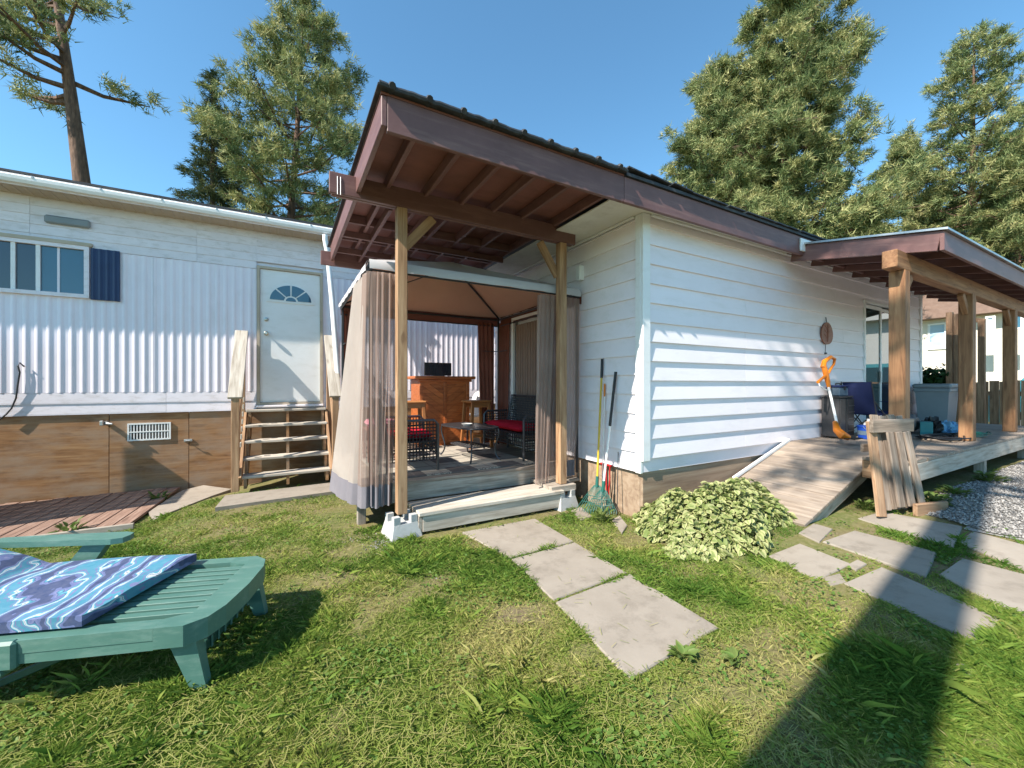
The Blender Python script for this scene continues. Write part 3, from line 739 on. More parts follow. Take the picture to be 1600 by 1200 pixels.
m = MB(); m.box(LP((FX0-.04, FY0-.017, 1.905)), LP((FX1+.002, FY1+.1, 1.920))); m.obj('sheathing', M['brownply'], pr)
m = MB(); m.box(LP((FX0-.07, FY0-.07, 1.922)), LP((FX1+.002, FY1+.15, 1.934))); m.obj('roofing', M['roofmetal'], pr)
i = 0; x = FX0+.02
while x < FX1:
    m = MB(); m.tube([LP((x, FY0-.085, 1.932)), LP((x, FY0-.075, 1.940)), LP((x, FY1+.14, 1.938))], [.022, .026, .026], 8); m.obj('roof_rib', M['roofmetal'], pr, True)
    x += .25; i += 1
rr = random.Random(8); m = MB(); pts = []
for i in range(60):
    x = FX0-.06+(FX1-FX0+.05)*i/59; pts.append(LP((x, FY0-.055+rr.uniform(-.004, .004), 1.934+rr.uniform(-.004, .004))))
m.tube(pts, .02, 7); m.obj('roof_edge_roll', M['roofmetal'], pr, True)
for x in (.40, .425):
    m = MB(); m.tube([LP((x, PY-.045, 1.802)), LP((x, PY-.047, 1.645))], .004, 6); m.obj('wire', M['galv'], pr)

# pier blocks
def pier(x, y, label, dz=0):
    z = g(x, y)-.02+dz
    o = thing('pier_block', label, 'pier block', (x, y, z), math.radians(8))
    m = MB(); a, b, h = .15, .115, .15
    m.add([(-a, -a, 0), (a, -a, 0), (a, a, 0), (-a, a, 0), (-b, -b, h), (b, -b, h), (b, b, h), (-b, b, h)], [(3, 2, 1, 0), (4, 5, 6, 7), (0, 1, 5, 4), (1, 2, 6, 5), (2, 3, 7, 6), (3, 0, 4, 7)])
    m.obj('base', M['pierwhite'], o)
    for sx_ in (-1, 1):
        for sy_ in (-1, 1):
            mm = MB(); x0, x1 = sorted((sx_*.052, sx_*.113)); y0, y1 = sorted((sy_*.052, sy_*.113))
            mm.box((x0, y0, h-.01), (x1, y1, h+.07)); mm.obj('horn', M['pierwhite'], o)
    return o
pier(PX0, PY, 'pale concrete pier block under the timber post nearest the entry steps')
pier(PX1, PY, 'grey concrete pier block under the timber post beside the garden tools')
# deck under the gazebo
DZ = -1.02; DKX0, DKX1, DKY0, DKY1 = .64, 3.2, 4.25, 7.62
dk = thing('gazebo_deck', 'low weathered plank deck under the gazebo', 'deck', (1.9, 5.5, -1.45))
DB = Vector((1.9, 5.5, -1.45))
y = DKY0; k = 0
while y < DKY1-.05:
    beam(dk, 'plank', (DKX0-1.9, y+.07-5.5, DZ-.018+1.45), (DKX1-1.9, y+.07-5.5, DZ-.018+1.45), .137, .036, M['deck'], bev=.005); y += .142; k += 1
beam(dk, 'rim_board', Vector((DKX0, DKY0+.028, DZ-.125))-DB, Vector((DKX1, DKY0+.028, DZ-.125))-DB, .036, .176, M['greywood'])
beam(dk, 'rim_board', Vector((DKX0+.02, DKY0+.065, DZ-.126))-DB, Vector((DKX0+.02, DKY1, DZ-.126))-DB, .036, .176, M['greywood'])
for (x, y) in ((.68, 4.34), (1.9, 4.34), (.68, 5.9), (3.1, 4.34), (.68, 7.5), (1.9, 7.5)): beam(dk, 'support', Vector((x, y, g(x, y)-.03))-DB, Vector((x, y, DZ-.214))-DB, .08, .08, M['greywood'], (0, 1, 0))
# small landing board beside the right post
block(dk, 'landing_board', Vector((2.62, 3.76, -1.235))-DB, Vector((2.97, 3.96, -1.165))-DB, M['greywood'])
block(dk, 'landing_board', Vector((2.64, 3.965, -1.20))-DB, Vector((3.19, 4.24, -1.165))-DB, M['greywood'])
for x in (2.66, 3.1): beam(dk, 'support', Vector((x, 4.05, g(x, 4.05)-.02))-DB, Vector((x, 4.05, -1.201))-DB, .08, .08, M['greywood'], (0, 1, 0))
# box step
bs = thing('box_step', 'pale weathered plank box step in front of the gazebo', 'step', (2, 4.0, -1.43))
BSB = Vector((2, 4.0, -1.43))
q0, q1 = pix(655, 802, Z=-1.205), pix(882, 766, Z=-1.205)
sY0 = q0.y; sX0, sX1 = q0.x, q1.x; sZ = -1.205
for i, (a, b) in enumerate(((0, .137), (.142, .279), (.284, .42))):
    beam(bs, 'tread', Vector((sX0, sY0+(a+b)/2, sZ-.019))-BSB, Vector((sX1, sY0+(a+b)/2, sZ-.019))-BSB, b-a, .038, M['greywood2'], bev=.006)
beam(bs, 'riser', Vector((sX0+.04, sY0+.034, sZ-.115))-BSB, Vector((sX1-.005, sY0+.034, sZ-.115))-BSB, .036, .15, M['greywood2'])
for x in (sX0+.019, sX1-.019): beam(bs, 'side', Vector((x, sY0+.022, sZ-.13))-BSB, Vector((x, sY0+.40, sZ-.13))-BSB, .036, .18, M['greywood'])

# ------------------------------------------------------------------ gazebo
gb = thing('gazebo', 'soft top garden gazebo with tan canopy, beige side cloth and brown curtains', 'gazebo', (1.9, 5.0, -1.1))
GB = Vector((1.9, 5.0, -1.1))
def LG(p): return Vector(p)-GB
GX0, GX1, GY0, GY1 = .69, 3.19, 3.97, 6.15; GE = 1.15; apex = Vector((1.93, 5.0, 1.57))
cor = [Vector((GX0, GY0, GE)), Vector((GX1, GY0, GE)), Vector((GX1, GY1, GE-.02)), Vector((GX0, GY1, GE-.02))]
mid = lambda a, b, t: a+(b-a)*t
for i in range(4):      # four sagging canopy panels
    a, b = cor[i], cor[(i+1) % 4]; N = 10; vs = []; fs = []
    for r in range(N+1):
        t = r/N
        for s in range(N+1):
            p = mid(mid(a, b, s/N), apex, t); sag = .07*math.sin(math.pi*s/N)*math.sin(math.pi*min(1, t*.95+.05))
            vs.append(LG(p-Vector((0, 0, sag+.006*math.sin(9*s/N+3*t*i)))))
    for r in range(N):
        for s in range(N): q = r*(N+1)+s; fs.append((q, q+1, q+N+2, q+N+1))
    m = MB(); m.add(vs, fs); m.obj('canopy_lining', M['canopy'], gb, True)
    m = MB(); m.add([v_+Vector((0, 0, .02)) for v_ in vs], fs); m.obj('canopy_panel', M['valance'], gb, True)
    m = MB(); m.tube([LG(a-Vector((0, 0, .015))), LG(mid(a, apex, .5)-Vector((0, 0, .02))), LG(apex-Vector((0, 0, .03)))], .014, 8); m.obj('rib', M['blackmetal'], gb, True)
    # eave tube
    m = MB(); m.tube([LG(a-Vector((0, 0, .04))), LG(b-Vector((0, 0, .04)))], .017, 8); m.obj('eave_tube', M['blackmetal'], gb, True)
    m = MB(); m.tube([LG(a-Vector((0, 0, .075 if i in (0, 3) else .15))), LG(b-Vector((0, 0, .075 if i in (0, 3) else .15)))], .010, 8); m.obj('curtain_rail', M['blackmetal'], gb, True)
    # valance: hanging strip with waves
    out = (b-a).cross(Vector((0, 0, 1))).normalized(); vs = []; fs = []; N = 40
    for s in range(N+1):
        p = mid(a, b, s/N); wv = .006*math.sin(s*1.1)+.004*math.sin(s*2.7)
        vs += [LG(p+out*(.004)+Vector((0, 0, .024))), LG(p+out*(.030+wv*.5)+Vector((0, 0, -.018))), LG(p+out*(.028+wv)+Vector((0, 0, (-.07 if i in (0, 3) else -.155)+.003*math.sin(s*.9))))]
    for s in range(N):
        q = s*3; fs += [(q, q+3, q+4, q+1), (q+1, q+4, q+5, q+2)]
    m = MB(); m.add(vs, fs); m.obj('valance', M['valance'] if i in (0, 3) else M['netdk'], gb, True)
legs = [(GX0+.02, GY0+.03), (GX1-.02, GY0+.03), (GX1-.02, GY1-.03), (GX0+.02, GY1-.03)]
for (x, y) in legs: beam(gb, 'leg', LG((x, y, -1.10 if y < 4.3 else DZ)), LG((x, y, GE-.03)), .03, .03, M['blackmetal'], (0, 1, 0))
for (x, y, sx_, sy_) in ((GX1-.02, GY1-.03, -1, -1), (GX0+.02, GY1-.03, 1, -1)):
    beam(gb, 'cross_bar', LG((x, y, .55)), LG((x+sx_*.3, y, .55)), .012, .012, M['blackmetal']); beam(gb, 'cross_bar', LG((x, y, .55)), LG((x, y+sy_*.3, .55)), .012, .012, M['blackmetal'])
def curtain(name, mat, top, bot, folds, amp, zn=22, sn=None, phase=0, pinch=None, hem=None, parent=gb, off=LG, seed=1):
    """hanging cloth between a top polyline and a bottom polyline (world points), with vertical folds"""
    rr = random.Random(seed); sn = sn or int(folds*9)
    def along(P, t):
        P = [Vector(p) for p in P]; k = t*(len(P)-1); i = min(int(k), len(P)-2); return P[i].lerp(P[i+1], k-i)
    ph = [rr.uniform(0, 6.28) for _ in range(4)]; vs = []; fs = []; mi = []
    for r in range(zn+1):
        tz_ = r/zn
        for s in range(sn+1):
            t = s/sn; a = along(top, t); b = along(bot, t)
            d = (along(top, min(1, t+.02))-along(top, max(0, t-.02)))+(along(bot, min(1, t+.02))-along(bot, max(0, t-.02))); d.z = 0
            nn = Vector((d.y, -d.x, 0)).normalized()
            p = b.lerp(a, tz_)
            A = amp*(.55+.45*(1-tz_))*(.75+.5*math.sin(3.1*t+ph[0]+1.2*tz_))
            wv = A*math.sin(2*math.pi*folds*t+phase+.5*math.sin(4*tz_+ph[1]))+A*.4*math.sin(2*math.pi*folds*2.3*t+ph[2]+2*tz_)
            if pinch:
                zc, wd, cx, st_ = pinch; k = math.exp(-((tz_-zc)/wd)**2)*st_; c = along(bot, cx).lerp(along(top, cx), tz_); p = p.lerp(c, k)
            vs.append(off(p+nn*wv))
    for r in range(zn):
        for s in range(sn):
            q = r*(sn+1)+s; fs.append((q, q+1, q+sn+2, q+sn+1)); mi.append(1 if hem and r < hem else 0)
    m = MB(); m.add(vs, fs); m.mi = mi
    return m.obj(name, [mat, M['hem']] if hem else mat, parent, True)
zt = GE-.10; zb_ = -1.10
# left side cloth (bulging outward at its foot)
curtain('side_cloth', M['sidecloth'], [(GX0-.02, GY0+.0, zt), (GX0-.03, 4.2, zt), (GX0-.05, 4.55, zt)], [(.62, GY0+.02, -1.15), (.50, 4.2, -1.13), (.40, 4.55, -1.09)], 2.6, .016, hem=2, seed=3)
# bunched netting at the front left corner
curtain('net_curtain', M['net'], [(GX0-.03, GY0+.30, zt), (GX0-.03, GY0-.02, zt), (GX0+.12, GY0-.04, zt)], [(.60, GY0+.34, -1.14), (.60, GY0+.02, -1.16), (.78, GY0-.05, -1.16)], 3.5, .03, hem=2, seed=5, phase=1)
curtain('net_curtain', M['net'], [(GX0+.10, GY0-.05, zt), (GX0+.24, GY0-.04, zt)], [(.78, GY0-.05, -1.15), (.90, GY0-.03, -1.15)], 2, .028, hem=2, seed=6)
curtain('curtain', M['net'], [(GX0+.0, GY0-.03, zt), (GX0+.20, GY0-.06, zt)], [(.70, GY0-.02, -1.14), (.79, GY0-.06, -1.14)], 2, .025, hem=2, seed=7)
# right front curtains, pulled round the post
curtain('net_curtain', M['net'], [(2.58, GY0-.02, zt), (2.82, GY0-.03, zt)], [(2.50, GY0-.04, -1.16), (2.70, GY0-.02, -1.16)], 4, .03, seed=9)
curtain('curtain', M['net'], [(2.60, GY0+.05, zt), (2.95, GY0+.03, zt)], [(2.56, GY0+.04, -1.13), (2.95, GY0+.02, -1.14)], 5, .03, seed=10)
curtain('net_curtain', M['net'], [(2.86, GY0-.02, zt), (3.17, GY0-.02, zt)], [(2.86, GY0-.02, -1.12), (3.19, GY0-.01, -1.12)], 5, .022, hem=2, seed=11, pinch=(.02, .22, .55, .6))
# back curtains gathered at the far right corner
curtain('curtain', M['netdk'], [(GX1-.40, GY1-.01, zt-.02), (GX1-.10, GY1+.0, zt-.02)], [(GX1-.33, GY1, DZ+.03), (GX1-.08, GY1, DZ+.03)], 4, .03, seed=12)
curtain('curtain', M['netdk'], [(GX1-.0, GY1-.05, zt-.02), (GX1-.0, GY1-.40, zt-.02)], [(GX1-.02, GY1-.06, DZ+.03), (GX1-.02, GY1-.34, DZ+.03)], 4, .03, seed=13)
curtain('curtain', M['netdk'], [(GX0+.02, GY1-.01, zt-.02), (GX0+.24, GY1+.0, zt-.02)], [(GX0+.02, GY1, DZ+.03), (GX0+.2, GY1, DZ+.03)], 3, .03, seed=14)

# ------------------------------------------------------------------ rug
n = NT('rug_print'); tc = n.node('ShaderNodeTexCoord'); sp = n.node('ShaderNodeSeparateXYZ'); n.con(tc.outputs['Object'], sp.inputs[0])
def stripe(sock, period, duty, phase=0):
    a = n.math('ADD', sock, 100+phase); b = n.math('MODULO', a, period); return n.math('LESS_THAN', b, period*duty)
cx_ = stripe(sp.outputs[0], .62, .52); cy_ = stripe(sp.outputs[1], .62, .52, .2)
sq = n.math('MULTIPLY', cx_, cy_)
ln = n.math('MULTIPLY', stripe(sp.outputs[1], .31, .10, .02), 1.0)
lx = stripe(sp.outputs[0], .31, .08, .12)
brd = n.math('GREATER_THAN', n.math('ABSOLUTE', sp.outputs[1]), .88)
fz_ = n.noise(n.coord(rand=False), 180, 3, .6)
cc = n.mix(sq, (.46, .40, .32), (.06, .042, .042)); cc = n.mix(n.math('MULTIPLY', ln, .75), cc, (.10, .085, .08)); cc = n.mix(n.math('MULTIPLY', lx, .5), cc, (.20, .165, .14))
cc = n.mix(n.math('MULTIPLY', brd, n.ramp(n.noise(n.coord(rand=False), 70, 2, .4), [(.5, (0, 0, 0)), (.55, (1, 1, 1))])), cc, (.06, .05, .05))
cc = n.mix(.3, cc, n.mix(fz_, (.05, .05, .05), (.5, .45, .4))); n.color(cc); n.rough(.95); n.bump(fz_, .4, .004)
rug = MB(); rug.box((-.95, -.95, 0), (.95, .95, .012)); ro = rug.obj('rug', n.m, loc=(1.85, 5.32, DZ+.002)); tag(ro, 'beige and black geometric outdoor rug on the gazebo deck', 'rug')

# ------------------------------------------------------------------ bar with chevron front
bz = DZ
bar = thing('bar_counter', 'orange stained wooden bar with chevron plank front', 'bar', (2.34, 6.72, bz))
W2, D2, H2 = .43, .26, 1.10
def clip_poly(P, x0, x1, z0, z1):
    def cl(P, f, inter):
        out = []
        for i in range(len(P)):
            a, b = P[i-1], P[i]
            if f(b):
                if not f(a): out.append(inter(a, b))
                out.append(b)
            elif f(a): out.append(inter(a, b))
        return out
    for ax, val, sg in ((0, x0, 1), (0, x1, -1), (1, z0, 1), (1, z1, -1)):
        f = lambda p: sg*(p[ax]-val) >= -1e-9
        def inter(a, b):
            t = (val-a[ax])/(b[ax]-a[ax]); return (a[0]+t*(b[0]-a[0]), a[1]+t*(b[1]-a[1]))
        if P: P = cl(P, f, inter)
    return P
block(bar, 'carcass', (-W2, -D2, .0), (W2, D2, H2), M['barwood'], .004)
for s, (x0, x1) in ((1, (-W2+.05, -.03)), (-1, (.03, W2-.05))):
    z0, z1 = .08, H2-.08; pw = .085; kk = -8
    for kk in range(-9, 18):
        c0 = kk*pw*1.30; P = [(x0-.01, c0+.004), (x1+.01, c0+.004-(s)*(x1-x0)*.75*1), (x1+.01, c0-s*(x1-x0)*.75+pw*1.27), (x0-.01, c0+pw*1.27)]
        P = clip_poly(P, x0, x1, z0, z1)
        if len(P) >= 3:
            mm = MB(); mm.prism([(x, -D2-.001, z) for x, z in P], (0, -.011, 0)); mm.obj('chevron_plank', M['barwood'], bar)
for x in (-W2+.022, 0, W2-.022): block(bar, 'stile', (x-.026, -D2-.024, .0), (x+.026, -D2-.0005, H2-.001), M['barwood'], .004)
block(bar, 'rail', (-W2+.05, -D2-.02, .0), (W2-.05, -D2-.0008, .08), M['barwood'], .004); block(bar, 'rail', (-W2+.05, -D2-.02, H2-.08), (W2-.05, -D2-.0008, H2-.002), M['barwood'], .004)
block(bar, 'bar_top', (-W2-.09, -D2-.10, H2+.001), (W2+.09, D2+.06, H2+.05), M['barwood'], .008)
block(bar, 'moulding', (-W2-.04, -D2-.05, H2-.045), (W2+.04, -D2-.0245, H2+.0005), M['barwood'], .006)
scr = thing('screen', 'black flat screen standing on the bar top', 'screen', (2.30, 6.70, bz+H2+.051))
mm = MB(); mm.box((-.24, -.012, .012), (.24, .018, .235)); mm.obj('housing', M['black'], scr)
n = NT('dark_screen_glass'); n.color((.006, .007, .012)); n.rough(.12)
mm = MB(); mm.box((-.228, -.015, .024), (.228, -.0125, .223)); mm.obj('display', n.m, scr)
block(scr, 'foot', (-.1, -.06, 0), (.1, .08, .011), M['black'], .003)
# bar stools
def stool(loc, rz, label):
    o = thing('bar_stool', label, 'stool', loc, rz, None)
    h = .76; block(o, 'seat', (-.19, -.17, h-.035), (.19, .17, h), M['stoolwood'], .01)
    for sx_ in (-1, 1):
        for sy_ in (-1, 1): beam(o, 'leg', (sx_*.19, sy_*.16, 0), (sx_*.145, sy_*.13, h-.036), .05, .035, M['stoolwood'], (0, 1, 0))
        beam(o, 'side_rail', (sx_*.165, -.14, .3), (sx_*.165, .14, .3), .03, .04, M['stoolwood'])
    for sy_ in (-1, 1):
        beam(o, 'apron', (-.15, sy_*.132, h-.075), (.15, sy_*.132, h-.075), .022, .075, M['stoolwood'])
        beam(o, 'foot_rail', (-.165, sy_*.147, .2), (.165, sy_*.147, .2), .025, .04, M['stoolwood'])
    return o
stool((2.70, 5.98, DZ), .1, 'orange wooden bar stool between the bar and the far curtains')
stool((1.72, 6.25, DZ), -.05, 'orange wooden bar stool by the open corner of the bar')
# pale plastic chair and yellow crate behind
ch = thing('plastic_chair', 'white plastic chair with rounded back behind the bar stool', 'chair', (3.05, 7.0, DZ), math.radians(-70))
mm = MB(); mm.prism([(-.2, -.2, .42), (.2, -.2, .42), (.22, .2, .42), (-.22, .2, .42)], (0, 0, .03)); mm.obj('seat', M['white'], ch)
mm = MB(); mm.prism([(.21*math.cos(a), .2, .62+.26*math.sin(a)) for a in np.linspace(0, math.pi, 12)]+[(-.2, .19, .45), (.2, .19, .45)], (0, .03, 0)); mm.obj('backrest', M['white'], ch)
for sx_ in (-1, 1):
    for sy_ in (-1, 1): beam(ch, 'leg', (sx_*.21, sy_*.2, 0), (sx_*.18, sy_*.17, .42), .035, .035, M['white'], (0, 1, 0))
cr = thing('crate', 'yellow plastic crate on the deck behind the bar stool', 'crate', (2.86, 6.98, DZ), .1)
for (a, b) in (((-.16, -.12, .0), (.16, .12, .02)), ((-.16, -.12, .0205), (.16, -.10, .34)), ((-.16, .10, .0205), (.16, .12, .34)), ((-.16, -.0995, .0205), (-.14, .0995, .34)), ((.14, -.0995, .0205), (.16, .0995, .34))): block(cr, 'panel', a, b, M['yellow'], .004)
block(cr, 'rim', (-.17, -.13, .30), (.17, -.1205, .345), M['yellow'], .003)

# ------------------------------------------------------------------ wicker furniture
def weave(parent, name, P0, ux, uz, nx, nz, r=.006, gap=None):
    """open wicker panel: crossing strands spanning vectors ux and uz from corner P0"""
    m = MB(); P0, ux, uz = map(Vector, (P0, ux, uz)); nn = ux.cross(uz).normalized()
    for i in range(nx+1):
        pts = [P0+ux*(i/nx)+uz*(k/(nz*2))+nn*(.004*(1 if (k+i) % 2 else -1)) for k in range(nz*2+1)]; m.tube(pts, r, 4, caps=False)
    for j in range(nz+1):
        pts = [P0+uz*(j/nz)+ux*(k/(nx*2))+nn*(.004*(1 if (k+j) % 2 == 0 else -1)) for k in range(nx*2+1)]; m.tube(pts, r, 4, caps=False)
    return m.obj(name, M['wicker'], parent, True)
def wicker_seat(loc, rz, W, D, label, name):
    """faces local -Y; W wide, D deep"""
    o = thing(name, label, 'sofa' if W > .9 else 'chair', loc, rz)
    h = .38; ha = .60; hb = .84; w = W/2; d = D/2
    for sx_ in (-1, 1):
        m = MB(); m.tube([(sx_*w, -d, 0), (sx_*w, -d, .30), (sx_*w, -d, ha-.05), (sx_*w, -d+.05, ha), (sx_*w, d-.03, ha)], .016, 8); m.obj('front_leg', M['gunmetal'], o, True)
        m = MB(); m.tube([(sx_*w, d-.02, 0), (sx_*w, d-.03, h), (sx_*w, d+.06, hb)], .016, 8); m.obj('back_leg', M['gunmetal'], o, True)
        weave(o, 'arm_panel', (sx_*w, -d+.02, .28), (0, D-.06, 0), (0, 0, ha-.29), max(5, int(D/.042)), 8, .0065)
        weave(o, 'side_panel', (sx_*w, -d+.02, .14), (0, D-.06, 0), (0, 0, .13), max(5, int(D/.042)), 4, .0065)
    weave(o, 'back_panel', (-w, d-.03, h-.05), (W, 0, 0), (0, .085, hb-h+.04), int(W/.04), 14, .0065)
    weave(o, 'front_panel', (-w, -d, .20), (W, 0, 0), (0, 0, .15), int(W/.06), 3, .008)
    m = MB(); m.box((-w+.01, -d+.01, h-.04), (w-.01, d-.04, h-.015)); m.obj('seat_deck', M['wicker'], o)
    m = MB(); m.tube([(-w, d+.06, hb), (w, d+.06, hb)], .016, 8); m.obj('top_rail', M['gunmetal'], o, True)
    return o
def cushion(name, W, D, T, mat, loc, rz, label, cat='cushion', tilt=0):
    N = 12; vs = []; fs = []
    for side in (1, -1):
        for i in range(N+1):
            for j in range(N+1):
                a = -1+2*i/N; b = -1+2*j/N; e = (1-abs(a)**6)*(1-abs(b)**6); k = 1-.03*(a*a*b*b)
                vs.append((a*W/2*k, b*D/2*k, T/2+side*T/2*(e**.35)*(.92+.06*math.sin(5*a+b*3))))
    n1 = (N+1)**2
    for s in (0, 1):
        for i in range(N):
            for j in range(N):
                q = s*n1+i*(N+1)+j; f = (q, q+N+1, q+N+2, q+1); fs.append(f if s == 0 else f[::-1])
    m = MB(); m.add(vs, fs); o = m.obj(name, mat, None, True, loc); o.rotation_euler = (tilt, 0, rz); tag(o, label, cat); return o
# loveseat against the short wall, faces -X
cx, cy = 2.93, 5.12
wicker_seat((cx, cy, DZ), math.radians(-90), 1.20, .44, 'black wicker loveseat beside the house wall', 'wicker_loveseat')
cushion('seat_cushion', 1.14, .46, .10, M['red'], (cx-.02, cy, DZ+.372), math.radians(-90), 'long red seat cushion on the black wicker loveseat')
cx2, cy2 = 1.28, 4.90
wicker_seat((cx2, cy2, DZ), math.radians(88), .64, .60, 'black wicker armchair behind the timber post', 'wicker_armchair')
cushion('seat_cushion', .58, .54, .10, M['red'], (cx2, cy2, DZ+.372), math.radians(88), 'square red seat cushion on the black wicker armchair')
cushion('throw_pillow', .38, .38, .12, M['pink'], (1.12, 5.62, DZ+.44), math.radians(88), 'small pink pillow beyond the wicker armchair', 'pillow', 0)
sd = thing('side_table', 'small dark side table holding the pink pillow', 'table', (1.12, 5.62, DZ))
block(sd, 'table_top', (-.2, -.2, .41), (.2, .2, .438), M['darkred'], .005)
for sx_ in (-1, 1):
    for sy_ in (-1, 1): beam(sd, 'leg', (sx_*.17, sy_*.17, 0), (sx_*.17, sy_*.17, .409), .035, .035, M['darkred'], (0, 1, 0))
# coffee table
ct = thing('coffee_table', 'dark metal coffee table with mesh shelf and bowed legs on the rug', 'coffee table', (2.20, 5.12, DZ+.0145), math.radians(8))
tl, tw, th_ = .46, .26, .44
out = []
for k in range(32):
    a = 2*math.pi*k/32; ca, sa = math.cos(a), math.sin(a); e = .55
    out.append((tw*math.copysign(abs(ca)**e, ca), tl*math.copysign(abs(sa)**e, sa)))
mm = MB(); mm.prism([(x, y, th_-.014) for x, y in out], (0, 0, .014)); mm.obj('table_top', M['gunmetal'], ct)
mm = MB(); mm.tube([(x*1.01, y*1.01, th_-.008) for x, y in out], .011, 6, closed=True); mm.obj('rim', M['blackmetal'], ct, True)
for sx_ in (-1, 1):
    for sy_ in (-1, 1):
        mm = MB(); mm.tube(bez((sx_*tw*.80, sy_*tl*.84, th_-.015), (sx_*tw*.95, sy_*tl*.95, th_-.15), (sx_*tw*.45, sy_*tl*.62, .15), (sx_*tw*.86, sy_*tl*.88, .008), 10), .011, 7); mm.obj('leg', M['gunmetal'], ct, True)
mm = MB(); mm.tube([(x*.62, y*.70, .18) for x, y in out], .008, 6, closed=True); mm.obj('shelf_frame', M['gunmetal'], ct, True)
weave(ct, 'shelf_mesh', (-tw*.55, -tl*.6, .18), (tw*1.1, 0, 0), (0, tl*1.2, 0), 12, 18, .0035)
mm = MB(); mm.lathe([(.0, 0), (.05, 0), (.07, .02), (.075, .028), (.066, .028), (.05, .012), (0, .010)], seg=20); a = mm.obj('ashtray', M['pierwhite'], None, True, (2.16, 5.10, DZ+th_+.016)); tag(a, 'small pale round ashtray on the coffee table', 'ashtray')
# ------------------------------------------------------------------ side porch: deck, ramp, roof
SZ_ = -.78; SY0 = 1.60; SX0_ = 5.93
sp_ = thing('side_porch', 'side porch with brown shed roof on cedar posts over a plank deck', 'porch', (8, 2.3, -1.2))
QB = Vector((8, 2.3, -1.2))
def LQ(p): return Vector(p)-QB
x = SX0_; PXE = 11.9
while x < PXE:
    y1 = YW-.025 if x < HX1+.02 else 3.6
    beam(sp_, 'deck_plank', LQ((x+.07, SY0-.02, SZ_-.018)), LQ((x+.07, y1, SZ_-.018)), .137, .036, M['deck'], bev=.005); x += .1415
beam(sp_, 'rim_board', LQ((5.45, SY0, SZ_-.13)), LQ((PXE, SY0, SZ_-.13)), .036, .185, M['greywood2'])
beam(sp_, 'rim_board', LQ((PXE, SY0+.02, SZ_-.13)), LQ((PXE, 3.6, SZ_-.13)), .036, .185, M['greywood'])
# corner landing piece left of the planks
for k in range(3):
    yy = SY0+.05+k*.125
    beam(sp_, 'deck_plank', LQ((5.42, yy, SZ_-.018)), LQ((SX0_-.003, yy, SZ_-.018)), .12, .036, M['deck'], bev=.005)
beam(sp_, 'rim_board', LQ((5.44, SY0+.02, SZ_-.13)), LQ((5.44, SY0+.36, SZ_-.13)), .036, .185, M['fir'])
for x in (5.55, 8.15, 10.4): beam(sp_, 'support', LQ((x, SY0+.07, g(x, SY0+.07)-.02)), LQ((x, SY0+.07, SZ_-.22)), .10, .10, M['greywood'], (0, 1, 0))
PYP = 1.80
posts = [pix(u, 600, Y=PYP).x for u in (1405, 1511, 1578)]+[13.0]
BZ0 = pix(1405, 424, Y=PYP).z; BZ1 = BZ0+.19
for x in posts[:3]:
    beam(sp_, 'post', LQ((x, PYP, SZ_+.001)), LQ((x, PYP, BZ0)), .14, .14, M['cedar'], (0, 1, 0), .008)
    for s in (-1, 1):
        if not (s == -1 and x == posts[0]): beam(sp_, 'brace', LQ((x+s*.05, PYP, BZ0-.26)), LQ((x+s*.27, PYP, BZ0-.03)), .06, .09, M['cedar'])
beam(sp_, 'beam', LQ((posts[0]-.26, PYP, (BZ0+BZ1)/2)), LQ((11.7, PYP, (BZ0+BZ1)/2-.05)), .13, BZ1-BZ0, M['cedar'], bev=.008)
RX0 = 5.88; RX1 = 11.8; RY0, RY1 = 1.48, YW-.03; zA, zB = 1.645, 1.37   # fascia bottom at wall / at outer edge
def rz_(y): return zB+(zA-zB)*(y-RY0)/(RY1-RY0)
FH = .20
beam(sp_, 'fascia', LQ((RX0, RY1-.10, rz_(RY1-.1)+FH/2)), LQ((RX0, RY0, zB+FH/2)), .036, FH, M['brown'])
beam(sp_, 'fascia', LQ((RX0-.02, RY0-.019, zB+FH/2-.002)), LQ((RX1, RY0-.019, zB+FH/2-.002)), .036, FH, M['brown'])
m = MB(); vs = [(RX0+.02, RY0, rz_(RY0)+.155), (RX1, RY0, rz_(RY0)+.155), (RX1, RY1-.09, rz_(RY1-.09)+.155), (RX0+.02, RY1-.09, rz_(RY1-.09)+.155)]
m.prism([LQ(p) for p in vs], (0, 0, .018)); m.obj('sheathing', M['brownply'], sp_)
for i in range(9):
    y = RY0+.16+i*.165; beam(sp_, 'purlin', LQ((RX0+.02, y, rz_(y)+.132)), LQ((RX1, y, rz_(y)+.132)), .036, .045, M['brown'])
x = RX0+.55
while x < RX1: beam(sp_, 'rafter', LQ((x, RY0+.01, rz_(RY0)+.062)), LQ((x, RY1-.08, rz_(RY1-.08)+.062)), .036, .09, M['brown']); x += .62
m = MB(); vs = [(RX0-.05, RY0-.07, rz_(RY0-.05)+FH+.004), (RX1, RY0-.07, rz_(RY0-.05)+FH+.004), (RX1, RY1-.08, rz_(RY1-.08)+FH+.004), (RX0-.05, RY1-.08, rz_(RY1-.08)+FH+.004)]
m.prism([LQ(p) for p in vs], (0, 0, .022)); m.obj('roofing', M['galv'], sp_)
block(sp_, 'flashing', LQ((RX0-.12, 2.708, 1.71)), LQ((RX0+.35, 2.728, 1.87)), M['trim'], .003)
